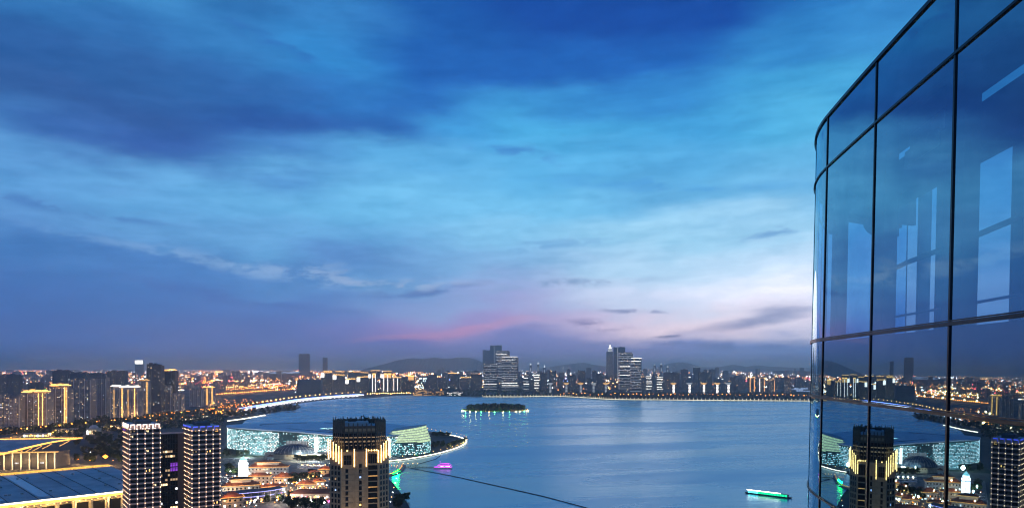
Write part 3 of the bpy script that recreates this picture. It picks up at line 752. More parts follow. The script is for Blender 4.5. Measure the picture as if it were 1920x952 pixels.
# golden tubes
TUBE = MB(); TUBE.tube([(0,0,-5.2), (0,0,5.2)], .27, 'gold_strip', 6); TUBE.oct((0, 0, 5.6), .42, 'gold_strip'); TUBE = TUBE.mesh('light_tube')
def gtube(x, y, z, s=1.0): o = link('light_tube', TUBE, shaft, (x, y, z)); o.scale = (1, 1, s); return o
for x, s in ((-11.5, 1), (-3.65, 1), (3.85, 1), (11.2, .7)): gtube(x, -W1/2-.9, TB-4.2 if s == 1 else TB-3.4, s)
for sg in (-1, 1):
    for i in range(4):
        t_ = (i+.6)/4.2; gtube(sg*(W1/2-C1*(1-t_))+sg*.65, -W1/2+C1*t_-.65, TB-2.2+i*1.2)
    for i in range(6): gtube(sg*(W1/2+.9), -W1/2+C1+2+i*3.9, TSIDE-4.8)
q = MB()
for x in (5.2, 7.0, 8.8, 10.2, -8): q.oct((x, -W1/2-.5, TB+.7), .6, 'gold_strip')
q.build('shoulder_lights', shaft)
for i, x in enumerate((-15, 0, 15)):  # unseen floodlights on masts, added to brighten the shaft front
    q = MB(); q.tube([(x, -W1/2-22, 0), (x, -W1/2-22, 14)], .25, 'lamp_pole', 6); q.box(x-.8, x+.8, -W1/2-22.5, -W1/2-21.6, 14, 15.2, 'steel_dark'); q.build('added_light_mast', st_)
    sl = bpy.data.lights.new('floodlight', 'SPOT'); sl.energy = 24000; sl.color = (1, .74, .46); sl.spot_size = R(70); sl.spot_blend = .8; sl.shadow_soft_size = .8
    so_ = bpy.data.objects.new('floodlight', sl); COL.objects.link(so_); so_.parent = st_; so_.location = (x, -W1/2-21.2, 15.0)
    so_.rotation_euler = Vector((-x*.4, 21, 52)).to_track_quat('-Z', 'Y').to_euler()
# deer on the roof
def skin(name, nodes, edges, mats, label=None, cat=None, loc=(0,0,0), rz=0, sub=1):
    me = bpy.data.meshes.new(name); me.from_pydata([n[:3] for n in nodes], edges, []); me.materials.append(M[mats])
    o = link(name, me, None, loc, rz); md = o.modifiers.new('skin', 'SKIN'); lay = me.skin_vertices[0] if me.skin_vertices else None
    if lay is None:
        bm = bmesh.new(); bm.from_mesh(me); bm.verts.layers.skin.verify(); bm.to_mesh(me); bm.free(); lay = me.skin_vertices[0]
    for i, n in enumerate(nodes): lay.data[i].radius = (n[3], n[3])
    lay.data[0].use_root = True
    s = o.modifiers.new('sub', 'SUBSURF'); s.levels = sub; s.render_levels = sub
    if label: tag(o, label, cat)
    return o
dn = [(0,0,1.9,.5), (1.1,0,1.95,.5), (-1.0,0,2.0,.55), (-1.5,0,2.6,.32), (-1.9,0,3.2,.22), (-2.3,0,3.35,.2), (-2.75,0,3.15,.1),
      (-1.2,.3,1.2,.2), (-1.25,.3,.6,.11), (-1.2,.3,0,.12), (-1.0,-.3,1.2,.2), (-.95,-.3,.6,.11), (-1.0,-.3,0,.12),
      (1.3,.3,1.3,.25), (1.55,.3,.7,.12), (1.4,.3,0,.12), (1.2,-.3,1.3,.25), (1.35,-.3,.7,.12), (1.2,-.3,0,.12),
      (-1.95,.25,3.9,.08), (-2.2,.5,4.6,.06), (-1.5,.5,4.4,.05), (-1.95,-.25,3.9,.08), (-2.2,-.5,4.7,.06), (-1.45,-.5,4.5,.05), (1.55,0,2.1,.1)]
de = [(0,1),(0,2),(2,3),(3,4),(4,5),(5,6),(2,7),(7,8),(8,9),(2,10),(10,11),(11,12),(1,13),(13,14),(14,15),(1,16),(16,17),(17,18),(4,19),(19,20),(19,21),(4,22),(22,23),(22,24),(1,25)]
dx_, dy_ = XD(687, 492)
skin('deer_statue', dn, de, 'bronze', 'dark stag statue standing on the roof of the stone tower', 'statue', (dx_, dy_, TCROWN+2.2), R(14))

# ------------------------------------------------------------------ culture centre on the lake
cc_ = thing('culture_centre', (-330, 1250, 0), 0, 'wide curved arts centre with glittering cyan screen wall and blue roof', 'building')
OX, OY = -330, 1250
plan = [(-476,1268), (-472,1240), (-452,1215), (-415,1200), (-370,1192), (-320,1180), (-270,1168), (-225,1168), (-190,1185), (-168,1215), (-160,1250), (-185,1290), (-240,1318), (-310,1330), (-390,1328), (-445,1308)]
plan = [(x-OX, y-OY) for x, y in catmull(plan, 8, True)]
def rooftop(x, y): return 44.0 - .05*min(165, max(0, 80-y))*max(0, min(220, x+110))/160
mb = MB(); n = len(plan)
vs = [(x, y, 0) for x, y in plan] + [(x, y, rooftop(x, y)-1.2) for x, y in plan]
mb.add(vs, [(i, (i+1) % n, n+(i+1) % n, n+i) for i in range(n)], 'teal_wall'); mb.build('wall', cc_)
# roof disc with a lip
mb = MB(); cx0 = sum(p[0] for p in plan)/n; cy0 = sum(p[1] for p in plan)/n
out = [(cx0+(x-cx0)*1.015, cy0+(y-cy0)*1.03) for x, y in plan]; inn = [(cx0+(x-cx0)*.55, cy0+(y-cy0)*.55) for x, y in plan]
zz = lambda p, d: (p[0], p[1], rooftop(*p)+d)
mb.add([zz(p, -1.6) for p in out]+[zz(p, 0) for p in out], [(i, (i+1) % n, n+(i+1) % n, n+i) for i in range(n)], 'roof_pale')
mb.add([zz(p, 0) for p in out]+[zz(p, 1.6) for p in inn], [(i, (i+1) % n, n+(i+1) % n, n+i) for i in range(n)], 'roof_pale')
mb.add([zz(p, 1.6) for p in inn]+[(cx0, cy0, rooftop(cx0, cy0)+2.0)], [(i, (i+1) % n, n) for i in range(n)], 'roof_pale')
mb.add([zz(p, -1.6) for p in out]+[zz(p, -1.6) for p in plan], [(n+i, n+(i+1) % n, (i+1) % n, i) for i in range(n)], 'steel_dark')
rf = mb.build('roof', cc_)
def seam(pts, r=.55):
    q = MB(); q.tube([zz((x-OX, y-OY), 1.0) for x, y in catmull(pts, 6)], r, 'steel_dark', 4); q.build('roof_seam', rf)
seam([(-360,1310), (-400,1285), (-425,1262), (-410,1240), (-370,1215), (-330,1200), (-280,1185)]); seam([(-300,1290), (-345,1265), (-368,1240), (-350,1218), (-310,1203), (-270,1188)])
seam([(-330,1312), (-290,1300), (-240,1298)]); 
# sunk courtyard in the roof with its lit inner wall
q = MB(); ell = [(-268-OX+46*math.cos(a), 1222-OY+20*math.sin(a)) for a in [2*math.pi*i/40 for i in range(40)]]
q.prism(ell, rooftop(60, -20)-.5, rooftop(60, -20)+2.6, 'roof_blue', 'teal_wall'); q.build('courtyard_rim', rf)
q = MB()
for i in range(420):
    a = rnd.uniform(.05, 3.1); r_ = rnd.uniform(.0, 1)
    x, y = -268-OX+45*math.cos(a), 1222-OY+19.3*math.sin(a)*(1 if rnd.random() < .5 else rnd.uniform(-.9, .9)); z = rooftop(60, -20)+2.7
    q.add([(x-1, y-.8, z), (x+1, y-.8, z), (x+1, y+.8, z+.3), (x-1, y+.8, z+.3)], [(0,1,2,3)], rnd.choice(('cyan_a', 'cyan_b', 'cyan_b', 'cyan_c')))
stuff(q.build('courtyard_panels', rf))
# screen of small folded panels, glittering
q = MB(); fr = [p for p in resample(plan+[plan[0]], 2.5)]
for i in range(len(fr)-1):
    a, b = Vector(fr[i]), Vector(fr[i+1]); d = (b-a).normalized(); nn = Vector((d.y, -d.x)); mid = (a+b)/2
    if mid.y > 40 and mid.x > -135: continue
    top = rooftop(mid.x, mid.y)-1.8; rows = int((top-3)/2.05)
    gap = -43 < mid.x < -12 and mid.y < 0
    for r_ in range(rows):
        z = 3.2 + 2.05*r_; off = 1.25 if r_ % 2 else 0
        if z < 8 + max(0, 18-abs(mid.x+146+10)*.0) and mid.x < -96 and z < 9: continue
        if gap and rnd.random() < .72: continue
        c = mid + d*off + nn*.35; w = .95; h = .82
        mat = rnd.choices(('cyan_a', 'cyan_w', 'cyan_b', 'cyan_c'), (4, 1.4 + (2.5 if -60 < mid.x < 60 else 0), 4, 2) if not gap else (.4, .2, 1.5, 4))[0]
        L_, R_ = c - d*w, c + d*w; tip = c + nn*.55
        q.add([(L_.x, L_.y, z), (c.x, c.y, z-h), (R_.x, R_.y, z), (c.x, c.y, z+h), (tip.x, tip.y, z)], [(0,1,4), (1,2,4), (2,3,4), (3,0,4)], mat)
stuff(q.build('screen_panels', cc_))
# pale colonnade, fan-shaped glass roof and low stone podium in front
q = MB()
for i in range(14):
    x = -352-OX + i*2.3; q.box(x, x+.8, -82, -81, 16, 27, 'white_band')
q.box(-354-OX, -319-OX, -81, -80.4, 15, 26, 'cream_wall'); q.box(-354-OX, -319-OX, -81, -75, 0, 15, 'cream_wall'); q.build('colonnade', cc_)
q = MB(); rows = []
for i in range(17):
    a = math.pi*i/16; rows.append([(-336-OX+34*math.cos(a)*math.cos(t_*1.5), -92-16*math.sin(a)*math.cos(t_*1.5), 8+15*math.sin(t_*1.5)) for t_ in [k_/6 for k_ in range(7)]])
for i in range(16):
    for k_ in range(6): q.add([rows[i][k_], rows[i+1][k_], rows[i+1][k_+1], rows[i][k_+1]], [(0,1,2,3)], 'blue_glass')
for r_ in rows: q.tube([(p[0], p[1]-.3, p[2]+.3) for p in r_], .22, 'concrete', 4)
q.build('fan_roof', cc_)
q = MB(); q.prism([(-385-OX,-88), (-350-OX,-102), (-270-OX,-108), (-225-OX,-98), (-225-OX,-80), (-385-OX,-76)], 0, 9, 'cream_wall', 'concrete')
for i in range(22): q.box(-345-OX+i*5, -342.5-OX+i*5, -108.2, -107.9, 5.5, 7.2, 'win_dim')
q.build('podium', cc_)
q = MB(); q.box(-300.5-OX, -296.5-OX, -112, -109, 13, 35, 'shop_white'); q.box(-299.5-OX, -297.5-OX, -111.2, -109.8, 0, 13, 'lamp_pole')
q.build('light_pylon', cc_)
# terraced hall on the right
tplan = [(-222,1195), (-190,1188), (-160,1195), (-143,1212), (-136,1240), (-146,1262), (-180,1270), (-222,1262)]
tp = [(x-OX, y-OY) for x, y in catmull(tplan, 6, True)]; tn = len(tp)
q = MB(); q.prism(tp, 0, 22, 'teal_wall', 'roof_blue'); th = q.build('terraced_hall', cc_)
q = MB(); fr = resample(tp, 2.6)
for i in range(len(fr)-1):
    a, b = Vector(fr[i]), Vector(fr[i+1]); d = (b-a).normalized(); nn = Vector((d.y, -d.x)); mid = (a+b)/2
    if mid.y > 0: continue
    for r_ in range(7):
        z = 3.0 + 2.6*r_; c = mid + d*(1.2 if r_ % 2 else 0) + nn*.3
        mat = rnd.choices(('cyan_a', 'cyan_b', 'cyan_c', 'teal_wall'), (3, 4, 3, 3))[0]
        q.add([(c.x-d.x*1.1, c.y-d.y*1.1, z), (c.x, c.y, z-1), (c.x+d.x*1.1, c.y+d.y*1.1, z), (c.x, c.y, z+1), (c.x+nn.x*.5, c.y+nn.y*.5, z)], [(0,1,4), (1,2,4), (2,3,4), (3,0,4)], mat)
stuff(q.build('screen_panels', th))
for b_ in range(6):
    k0, z0, z1 = .995-.035*b_, 20.5+4.4*b_, 24.2+4.4*b_
    sh = (b_*5.0, b_*1.0); cxm = sum(p[0] for p in tp)/tn + 12; cym = sum(p[1] for p in tp)/tn
    pl = [(cxm+(x-cxm)*k0*(1-.075*b_ if x < cxm else 1.03-.015*b_), cym+(y-cym)*k0) for x, y in tp]
    def slope(x, b_=b_): return max(0.0, (cxm+22-x))*.028*b_
    q = MB()
    q.add([(x, y, z0-slope(x)) for x, y in pl]+[(cxm+(x-cxm)*.985, cym+(y-cym)*.985, z1-slope(x)) for x, y in pl], [(i, (i+1) % tn, tn+(i+1) % tn, tn+i) for i in range(tn)], 'terrace')
    q.add([(cxm+(x-cxm)*1.03, cym+(y-cym)*1.03, z1-slope(x)) for x, y in pl]+[(cxm+(x-cxm)*1.03, cym+(y-cym)*1.03, z1+.7-slope(x)) for x, y in pl], [(i, (i+1) % tn, tn+(i+1) % tn, tn+i) for i in range(tn)]+[tuple(range(tn))[::-1], tuple(tn+i for i in range(tn))], 'canopy' if b_ < 5 else 'roof_blue')
    q.build('terrace_band', th)
for p_, e_ in (((-420-OX, -75, 6), 60000), ((-300-OX, -125, 8), 50000), ((-200-OX, -80, 6), 30000)): plight('wall_wash', p_, e_, (.75, .95, 1.0), cc_, 3)

# ------------------------------------------------------------------ exhibition halls, bottom left
def hall(name, A_, B_, depth, h0, h1, label, nseam=9):
    """long curved metal roof: A_->B_ is the lit front eave, the roof rises away from it"""
    A_, B_ = Vector(A_), Vector(B_); Lh = (B_-A_).length; ang = math.atan2(B_.y-A_.y, B_.x-A_.x)
    return thing(name, (A_.x, A_.y, 0), ang, label, 'building'), Lh
he0, he1 = G(-120, 957, 22), G(300, 911, 22)
ha, Lh = hall('exhibition_hall', he0, he1, 95, 22, 26, 'long exhibition hall with blue metal roof and glowing yellow front eave')
DP = 145.0
def rz_(t): return 22 + 7.0*t**.85
q = MB(); NR = 14
for i in range(NR):
    t0, t1 = i/NR, (i+1)/NR
    q.add([(0, DP*t0, rz_(t0)), (Lh, DP*t0, rz_(t0)), (Lh, DP*t1, rz_(t1)), (0, DP*t1, rz_(t1))], [(0,1,2,3)], 'roof_blue')
    q.add([(0, DP*t0, rz_(t0)-2), (Lh, DP*t0, rz_(t0)-2), (Lh, DP*t1, rz_(t1)-2), (0, DP*t1, rz_(t1)-2)], [(3,2,1,0)], 'concrete')
q.add([(0,0,20), (Lh,0,20), (Lh,0,22), (0,0,22)], [(0,1,2,3)], 'steel_dark')
rf = q.build('roof', ha)
def roof_pt(x, t, d=.25): return (x, DP*t, rz_(t)+d)
def eave_x(px):      # where along the eave a line of sight meets it
    k0 = (px-960)/F; ax, ay = he0; bx_, by_ = he1
    return Lh*(k0*ay-ax)/((bx_-ax)-k0*(by_-ay))
xs = [eave_x(p_) for p_ in (-60, -36, 16, 73, 102, 153, 182, 225, 262)]
for k_, x in enumerate(xs):
    q = MB(); q.tube([roof_pt(x, t_, .12) for t_ in [j/10 for j in range(0, 11)]], .42, 'steel_dark', 4); q.build('roof_seam', rf)
for x0, x1 in ((xs[1]+1.5, xs[2]-1.2), (xs[3]+1.5, xs[4]-1.2)):
    q = MB()
    for j in range(0, 9):
        t0, t1 = .06+j/10, .06+(j+1)/10
        q.add([roof_pt(x0, t0), roof_pt(x1, t0), roof_pt(x1, t1), roof_pt(x0, t1)], [(0,1,2,3)], 'skylight')
    q.build('skylight', rf)
for k_ in range(16):
    x_, t_ = rnd.uniform(.25, .95)*Lh, rnd.choice((.22, .5, .78)); p_ = roof_pt(x_, t_, 0); q = MB(); q.box(p_[0]-1, p_[0]+1, p_[1]-.8, p_[1]+.8, p_[2]-.3, p_[2]+1.1, 'concrete'); q.build('roof_vent', rf)
q = MB(); q.box(0, Lh, -2.4, -.05, 18.2, 20.5, 'gold_edge'); q.box(0, Lh, -1.2, -.06, 20.6, 21.7, 'quay_strip'); q.build('eave_light', ha)
q = MB()
for i in range(int(Lh/5.2)): q.oct((2+5.2*i, -3.6, 17.6), .55, 'lamp_warm')
stuff(q.build('eave_lamps', ha))
q = MB(); q.box(1, Lh-1, 2, 12, 0, 19.5, 'cream_wall'); q.box(1, Lh-1, -4, 2, 17.8, 18.4, 'concrete')
for i in range(int(Lh/14)): q.box(4+14*i, 5.5+14*i, -3.5, -2.4, 0, 17.8, 'concrete'); q.box(6+14*i, 17+14*i, 1.5, 2.05, 1, 15, 'dark_glass')
q.build('facade_wall', ha)
q = MB(); q.box(0, Lh, DP+.05, DP+8, rz_(1)-1.4, rz_(1)+1.4, 'gold_ridge'); q.build('ridge_light', ha)
q = MB(); q.box(1, Lh-1, 12.5, DP-1, 0, 19, 'apt_dark'); q.box(Lh-1, Lh-.2, 12.5, DP-1, 0, 20, 'cream_wall'); q.build('body', ha)
for i in range(7): plight('eave_wash', (Lh*(.2+.13*i), -7, 15), 9000, (1, .6, .2), ha, 1.0)
# second hall with a pointed roof
hb = thing('pointed_hall', (*G(104, 878), 0), R(8), 'exhibition hall with sharp lit roof tip and white columns', 'building')
DB = G(104, 878)[1]; sc_ = DB/F
def hbp(px, py, dy=0.0):
    D = DB+dy; return Vector(((px-104)*sc_ + dy*(px-960)/F*.2, dy, Zat(py, D)))
q = MB()
Z = lambda py: Zat(py, DB)
q.box(-150*sc_, 0, 0, 45, 0, Z(848), 'apt_dark'); body = q.build('body', hb)
for i in range(11):
    x = -i*14.6*sc_
    c = MB(); c.box(x-.75, x+.75, -2.6, -1.4, 0, Z(847), 'canopy'); c.build('column', hb)
    if i < 10:
        c = MB(); 
        for j in range(13): c.box(x-14.2*sc_, x-.8, -1.0, -.4, 1.5+j*1.75, 2.1+j*1.75, 'lamp_pole')
        c.build('louvre', hb)
        if i % 3 == 1:
            c = MB(); c.box(x-9, x-4, -.3, -.06, 8, 9.4, 'win_white'); c.build('window', hb)
q = MB(); q.box(-155*sc_, 4, -5, 1, Z(847), Z(845.5), 'gold_soft'); q.build('eave_light', hb)
tipx, tipz = 36*sc_, Z(823)
q = MB()
prof = [(-160*sc_, Z(856)), (-90*sc_, Z(848)), (-50*sc_, Z(838)), (-10*sc_, Z(829)), (tipx, tipz)]
prof = catmull(prof, 5); NPF = len(prof)
fr_ = [(x, -8 + 26*i/(NPF-1), z) for i, (x, z) in enumerate(prof)]; bk_ = [(x*.98+ (1-i/(NPF-1))*0, 62 - 40*i/(NPF-1), Z(823)-6+ (z-Z(823))*.15+5) for i, (x, z) in enumerate(prof)]
for i in range(NPF-1):
    q.add([fr_[i], fr_[i+1], bk_[i+1], bk_[i]], [(0,1,2,3)], 'roof_blue')
    q.add([tuple(Vector(p)-Vector((0,0,1.2))) for p in (fr_[i], fr_[i+1], bk_[i+1], bk_[i])], [(3,2,1,0)], 'cream_wall')
rf = q.build('roof', hb)
q = MB(); q.tube([(x, y-.8, z) for x, y, z in fr_], [1.9-1.2*i/(NPF-1) for i in range(NPF)], 'gold_edge', 6); q.build('edge_light', rf)
q = MB(); q.tube([(x, y+.5, z+.6) for x, y, z in bk_], .6, 'gold_edge', 5); q.build('edge_light', rf)
for i in range(6):
    t_ = .30+.11*i; a = Vector(fr_[int(t_*(NPF-1))]); q = MB()
    q.tube([a+Vector((-9, 2, -8.5)), a+Vector((-3, 1.5, -5.5)), a+Vector((4, 1, -1.4))], .6, 'gold_soft', 5); q.build('rib_light', rf)
for i in range(4): plight('roof_wash', (-60+i*20, -14, 12), 16000, (1, .62, .25), hb, 1.0)

# ------------------------------------------------------------------ lakeside village of tile-roofed houses
LAMPSPOTS = []
def hip_house(px, py, w, d, h, rot, label, roof_h=4.0, wall='white_wall', glowing=True, lit=.4, flat=False, tier=False, group=None, name='house'):
    x, y = G(px, py); t = thing(name, (x, y, 0), R(rot), label, 'house', group)
    q = MB(); q.box(-w/2, w/2, 0, d, 0, h, wall); q.box(-w/2-.15, w/2+.15, -.15, d+.15, h*.5, h*.5+.3, 'concrete'); wl = q.build('wall', t)
    q = MB(); o_ = 1.4; rl = max(.2, (w-d)*.5) if w > d else .2; rd = max(.2, (d-w)*.5) if d > w else .2
    eave = [(-w/2-o_, -o_), (w/2+o_, -o_), (w/2+o_, d+o_), (-w/2-o_, d+o_)]
    if flat: q.prism(eave, h+.05, h+1.0, 'apt_dark')
    else:
        q.add([(x_, y_, h+.05) for x_, y_ in eave], [(3,2,1,0)], 'wood')
        q.add([(x_, y_, h+.35) for x_, y_ in eave]+[(-rl, d/2-rd, h+roof_h), (rl, d/2-rd, h+roof_h), (rl, d/2+rd, h+roof_h), (-rl, d/2+rd, h+roof_h)],
              [(0,1,5,4), (1,2,6,5), (2,3,7,6), (3,0,4,7), (4,5,6,7)], 'clay_roof')
        q.add([(x_, y_, h+.05) for x_, y_ in eave]+[(x_, y_, h+.35) for x_, y_ in eave], [(i, (i+1) % 4, 4+(i+1) % 4, 4+i) for i in range(4)], 'clay_roof')
    rf = q.build('roof', t)
    if not flat:
        q = MB()
        for a, b in (((-w/2-o_, -o_), (-rl, d/2-rd)), ((w/2+o_, -o_), (rl, d/2-rd))): q.tube([(a[0], a[1], h+.5), (b[0], b[1], h+roof_h+.15)], .22, 'clay_roof', 4)
        q.tube([(-rl, d/2-rd, h+roof_h+.15), (rl, d/2-rd, h+roof_h+.15)], .25, 'clay_roof', 4); q.build('ridge_tiles', rf)
    if tier:
        q = MB(); q.box(-w*.28, w*.28, d*.25, d*.75, h+roof_h*.4, h+roof_h+1.6, wall); e2 = [(-w*.33, d*.18), (w*.33, d*.18), (w*.33, d*.82), (-w*.33, d*.82)]
        q.add([(a, b, h+roof_h+1.65) for a, b in e2]+[(-w*.12, d*.5, h+roof_h+4.2), (w*.12, d*.5, h+roof_h+4.2)], [(0,1,5,4), (1,2,5), (2,3,4,5), (3,0,4), (3,2,1,0)], 'clay_roof'); q.build('roof_tier', rf)
        q = MB(); q.tube([(a, b, h+roof_h+1.7) for a, b in e2[:2]], .2, 'amber_soft', 4); q.build('eave_light', rf)
    if glowing:
        q = MB(); q.tube([(-w/2-o_, -o_-.2, h+.55), (w/2+o_, -o_-.2, h+.55)], .22, 'amber_soft', 4)
        q.tube([(w/2+o_+.2, -o_, h+.55), (w/2+o_+.2, d+o_, h+.55)], .22, 'amber_soft', 4); q.build('eave_light', rf)
        plight('roof_light', (-w*.2, -4.5, h+3.5), 7500, (1, .5, .16), t, .5)
    nb = max(2, int(w/4.2)); nfl = max(1, int(h/4))
    for f_ in range(nfl):
        for i in range(nb):
            xx = -w/2 + w*(i+.5)/nb; zz_ = h*(f_+.5)/nfl
            q = MB(); q.box(xx-.85, xx+.85, -.16, -.02, zz_-.9, zz_+.9, rnd.choice(('win_warm', 'win_white', 'shop_white', 'win_amber')) if rnd.random() < (lit if f_ == 0 else lit*.4) else 'dark_glass')
            q.box(-1+xx, xx+1, -.24, -.17, zz_-1.1, zz_-.95, 'concrete'); q.build('window', wl)
    return t
hip_house(452, 929, 38, 20, 11, 22, 'large house with wide orange-lit hip roof below the white floodlit tower', 5, 'cream_wall', tier=True)
hip_house(436, 952, 20, 16, 10.5, 28, 'near house with sloping red roof at the foot of the office tower', 4.5, 'cream_wall')
hip_house(486, 906, 24, 14, 9, 6, 'white two-storey house right of the floodlit tower', 3.5)
hip_house(501, 889, 50, 15, 9.5, 8, 'long white hall with red roof and raised upper roof tier', 4.5, tier=True, glowing=True)
hip_house(530, 905, 20, 14, 7, 4, 'red hip-roofed pavilion below the long white hall', 5)
hip_house(484, 924, 18, 12, 6, 40, 'small red-roofed house beside the dark terrace building', 3, glowing=False)
hip_house(513, 922, 26, 11, 6, 18, 'low red-roofed shop row along the blue-lit street', 3, lit=.9)
hip_house(588, 897, 18, 12, 6, 20, 'golden-lit house roof among the dark trees', 4, 'cream_wall')
hip_house(610, 888, 16, 12, 6, 10, 'orange-lit roof next to the crowded white parasols', 3.5, 'cream_wall')
hip_house(574, 918, 20, 13, 6.5, 12, 'house with bright yellow roof edges above the pink shopfronts', 4, 'cream_wall')
hip_house(596, 911, 16, 10, 5.5, 25, 'small orange-roofed house behind the yellow-edged house', 3.2)
hip_house(586, 937, 44, 14, 7, 3, 'wide brown-roofed restaurant with pink and white shopfront lights', 4, 'cream_wall', glowing=False, lit=1.0)
hip_house(618, 902, 16, 12, 6, 0, 'dark-roofed house beside the stone tower', 3.4, glowing=False)
hip_house(548, 897, 12, 10, 5, 0, 'small white kiosk house left of the parasols', 3, glowing=False, lit=.8)
# shopfront colours under the brown roof
bx, by = G(586, 941)
for i, (dx0, w_, mt) in enumerate(((-20, 5, 'shop_pink'), (-9, 9, 'shop_white'), (4, 4, 'win_amber'), (9, 10, 'shop_pink'), (19, 3, 'shop_white'))):
    q = MB(); q.box(0, w_, 0, 1.4, 0, .35, 'wood'); q.box(.05, w_-.05, .1, .5, .3, 3.0, mt); q.box(-.2, w_+.2, -.8, 1.4, 3.0, 3.25, 'wood')
    tag(q.build('shop_stall', None, (bx+dx0, by-1.5, 0)), ('pink lit stall at the left end of the brown-roofed restaurant', 'white lit stall front in the middle of the restaurant', 'small amber stall between white and pink stalls', 'long magenta lit stall right of the amber stall', 'narrow white stall next to the stone tower')[i], 'stall')
# dark terrace building with violet edge lights
tx, ty = G(478, 944)
tb = thing('terrace_building', (tx, ty, 0), R(28), 'dark flat-roofed terrace building edged with violet light lines', 'building')
arc = [(-30,0), (-18,-1.5), (-4,-1.5), (10,1), (22,6), (30,13)]; arc = catmull(arc, 4); back = [(30,26), (10,20), (-30,16)]
q = MB()
for f_ in range(3): q.prism(arc+back, f_*4, f_*4+.5, 'apt_slab' if f_ else 'concrete')
q.prism([(x*.94, y+2.2) for x, y in arc]+[(28,25), (10,19), (-28,15)], .5, 12, 'apt_dark'); q.build('body', tb)
q = MB(); q.prism([(x*1.02, y-1) for x, y in arc]+back, 12, 12.8, 'apt_dark'); q.build('roof', tb)
glow('violet', (.42, .40, 1.0), 2.2)
for z_ in (12.4, 7.9):
    q = MB(); q.tube([(x*1.02, y-1.2, z_) for x, y in arc], .22, 'violet', 5); q.build('edge_light', tb)
for i, (x, y) in enumerate(arc[::2]):
    q = MB(); q.tube([(x, y+.3, 0), (x, y+.3, 12)], .3, 'cream_wall', 6); q.build('column', tb)
for i in range(12):
    x, y = arc[1+i]; q = MB(); q.box(x-.8, x+.8, y+2.0, y+2.15, 1+ (i % 2)*4, 3.4+(i % 2)*4, rnd.choice(('win_warm', 'shop_white', 'win_amber', 'win_dim'))); q.build('window', tb)
# white tower; the floodlight on it is put into glowing walls
lx, ly = G(456, 906)
lt = thing('floodlit_tower', (lx, ly, 0), 0, 'floodlit white octagonal tower with pointed glass top', 'tower')
o8 = lambda r: [(r*math.cos(R(22.5+45*i)), r*math.sin(R(22.5+45*i))) for i in range(8)]
q = MB(); q.prism(o8(5.4), 0, 22, 'floodlit_white'); q.build('shaft', lt)
q = MB(); q.prism(o8(6.2), 22, 22.8, 'canopy'); q.prism(o8(5.6), 22.8, 25.6, 'floodlit_white'); q.prism(o8(5.9), 25.6, 26.1, 'canopy'); q.prism(o8(4.2), 26.1, 28.4, 'floodlit_white'); q.build('belfry', lt)
q = MB(); q.prism(o8(4.8), 28.4, 33.0, 'cyan_b', poly2=o8(.25)); q.tube([(0,0,33), (0,0,36)], [.2, .06], 'canopy', 5); q.build('spire', lt)
q = MB()
for i in range(8):
    a = o8(5.55)[i]; q.tube([(a[0], a[1], 0), (a[0], a[1], 22)], .35, 'canopy', 4)
q.build('corner_posts', lt)
# small gate tower
gx2, gy2 = G(506, 872)
gt = thing('gate_tower', (gx2, gy2, 0), R(6), 'slim white gate tower with small red roof behind the long hall', 'tower')
q = MB(); q.box(-3.6, 3.6, 0, 7, 0, 13, 'white_wall'); q.box(-4, 4, -.4, 7.4, 11, 11.5, 'concrete'); q.build('wall', gt)
q = MB(); q.add([(-4.6,-1,13.02), (4.6,-1,13.02), (4.6,8,13.02), (-4.6,8,13.02), (0,3.5,16)], [(0,1,4), (1,2,4), (2,3,4), (3,0,4), (3,2,1,0)], 'clay_roof'); q.build('roof', gt)
q = MB(); q.box(-.9, .9, -.15, 0.1, 4, 9, 'dark_glass'); q.build('window', gt)
# paved square and streets of the village
q = MB(); q.prism([G(405,960), G(640,960), G(660,905), G(640,868), G(520,862), G(415,872)][::1], 0, .004+.12, 'paving'); struct(q.build('village_pavement'))
q = MB(); q.prism([G(410,866), G(640,862), G(640,858), G(470,858), G(420,861)], 0, .12, 'asphalt'); struct(q.build('culture_centre_road'))
q = MB(); q.prism([G(400,858), G(700,853), G(700,846), G(560,845), G(440,838), G(418,845)], 0, .10, 'grass'); struct(q.build('lawn'))
# parasols
def parasol_parts():
    c = MB(); n_ = 8; rim = [(2.0*math.cos(6.2832*i/n_), 2.0*math.sin(6.2832*i/n_), 2.5) for i in range(n_)]
    c.add(rim+[(0,0,3.3)], [(i, (i+1) % n_, n_) for i in range(n_)], 'canopy'); c.add(rim+[(p[0], p[1], 2.3) for p in rim], [(i, (i+1) % n_, n_+(i+1) % n_, n_+i) for i in range(n_)], 'canopy')
    p_ = MB(); p_.tube([(0,0,0), (0,0,3.2)], .05, 'lamp_pole', 5); p_.box(-.4, .4, -.4, .4, 0, .12, 'concrete')
    return c.mesh('canopy'), p_.mesh('pole')
PC, PP = parasol_parts()
for i in range(34):
    px, py = 560+(i % 12)*4.4+rnd.uniform(-1.5, 1.5), 873+(i//12)*4.0+rnd.uniform(-1, 1)
    x, y = G(px, py); t = thing('parasol', (x, y, .12), rnd.uniform(0, 1), 'white parasol in the crowded square below the green trees', 'parasol', 'white parasols on the square'); link('canopy', PC, t); link('pole', PP, t)
    t.scale = (1.25,)*3
for i in range(5):
    x, y = G(566+i*11, 877); q = MB(); q.tube([(0,0,0), (0,0,4.2)], .1, 'lamp_pole', 5); q.oct((0,0,4.8), .75, 'lamp_warm')
    o = q.build('globe_lamp', None, (x, y, .12)); tag(o, 'warm globe lamp standing among the white parasols', 'lamp', 'globe lamps among the parasols'); plight('lamp_light', (0, 0, 6.5), 2500, (1, .86, .66), o, .7)
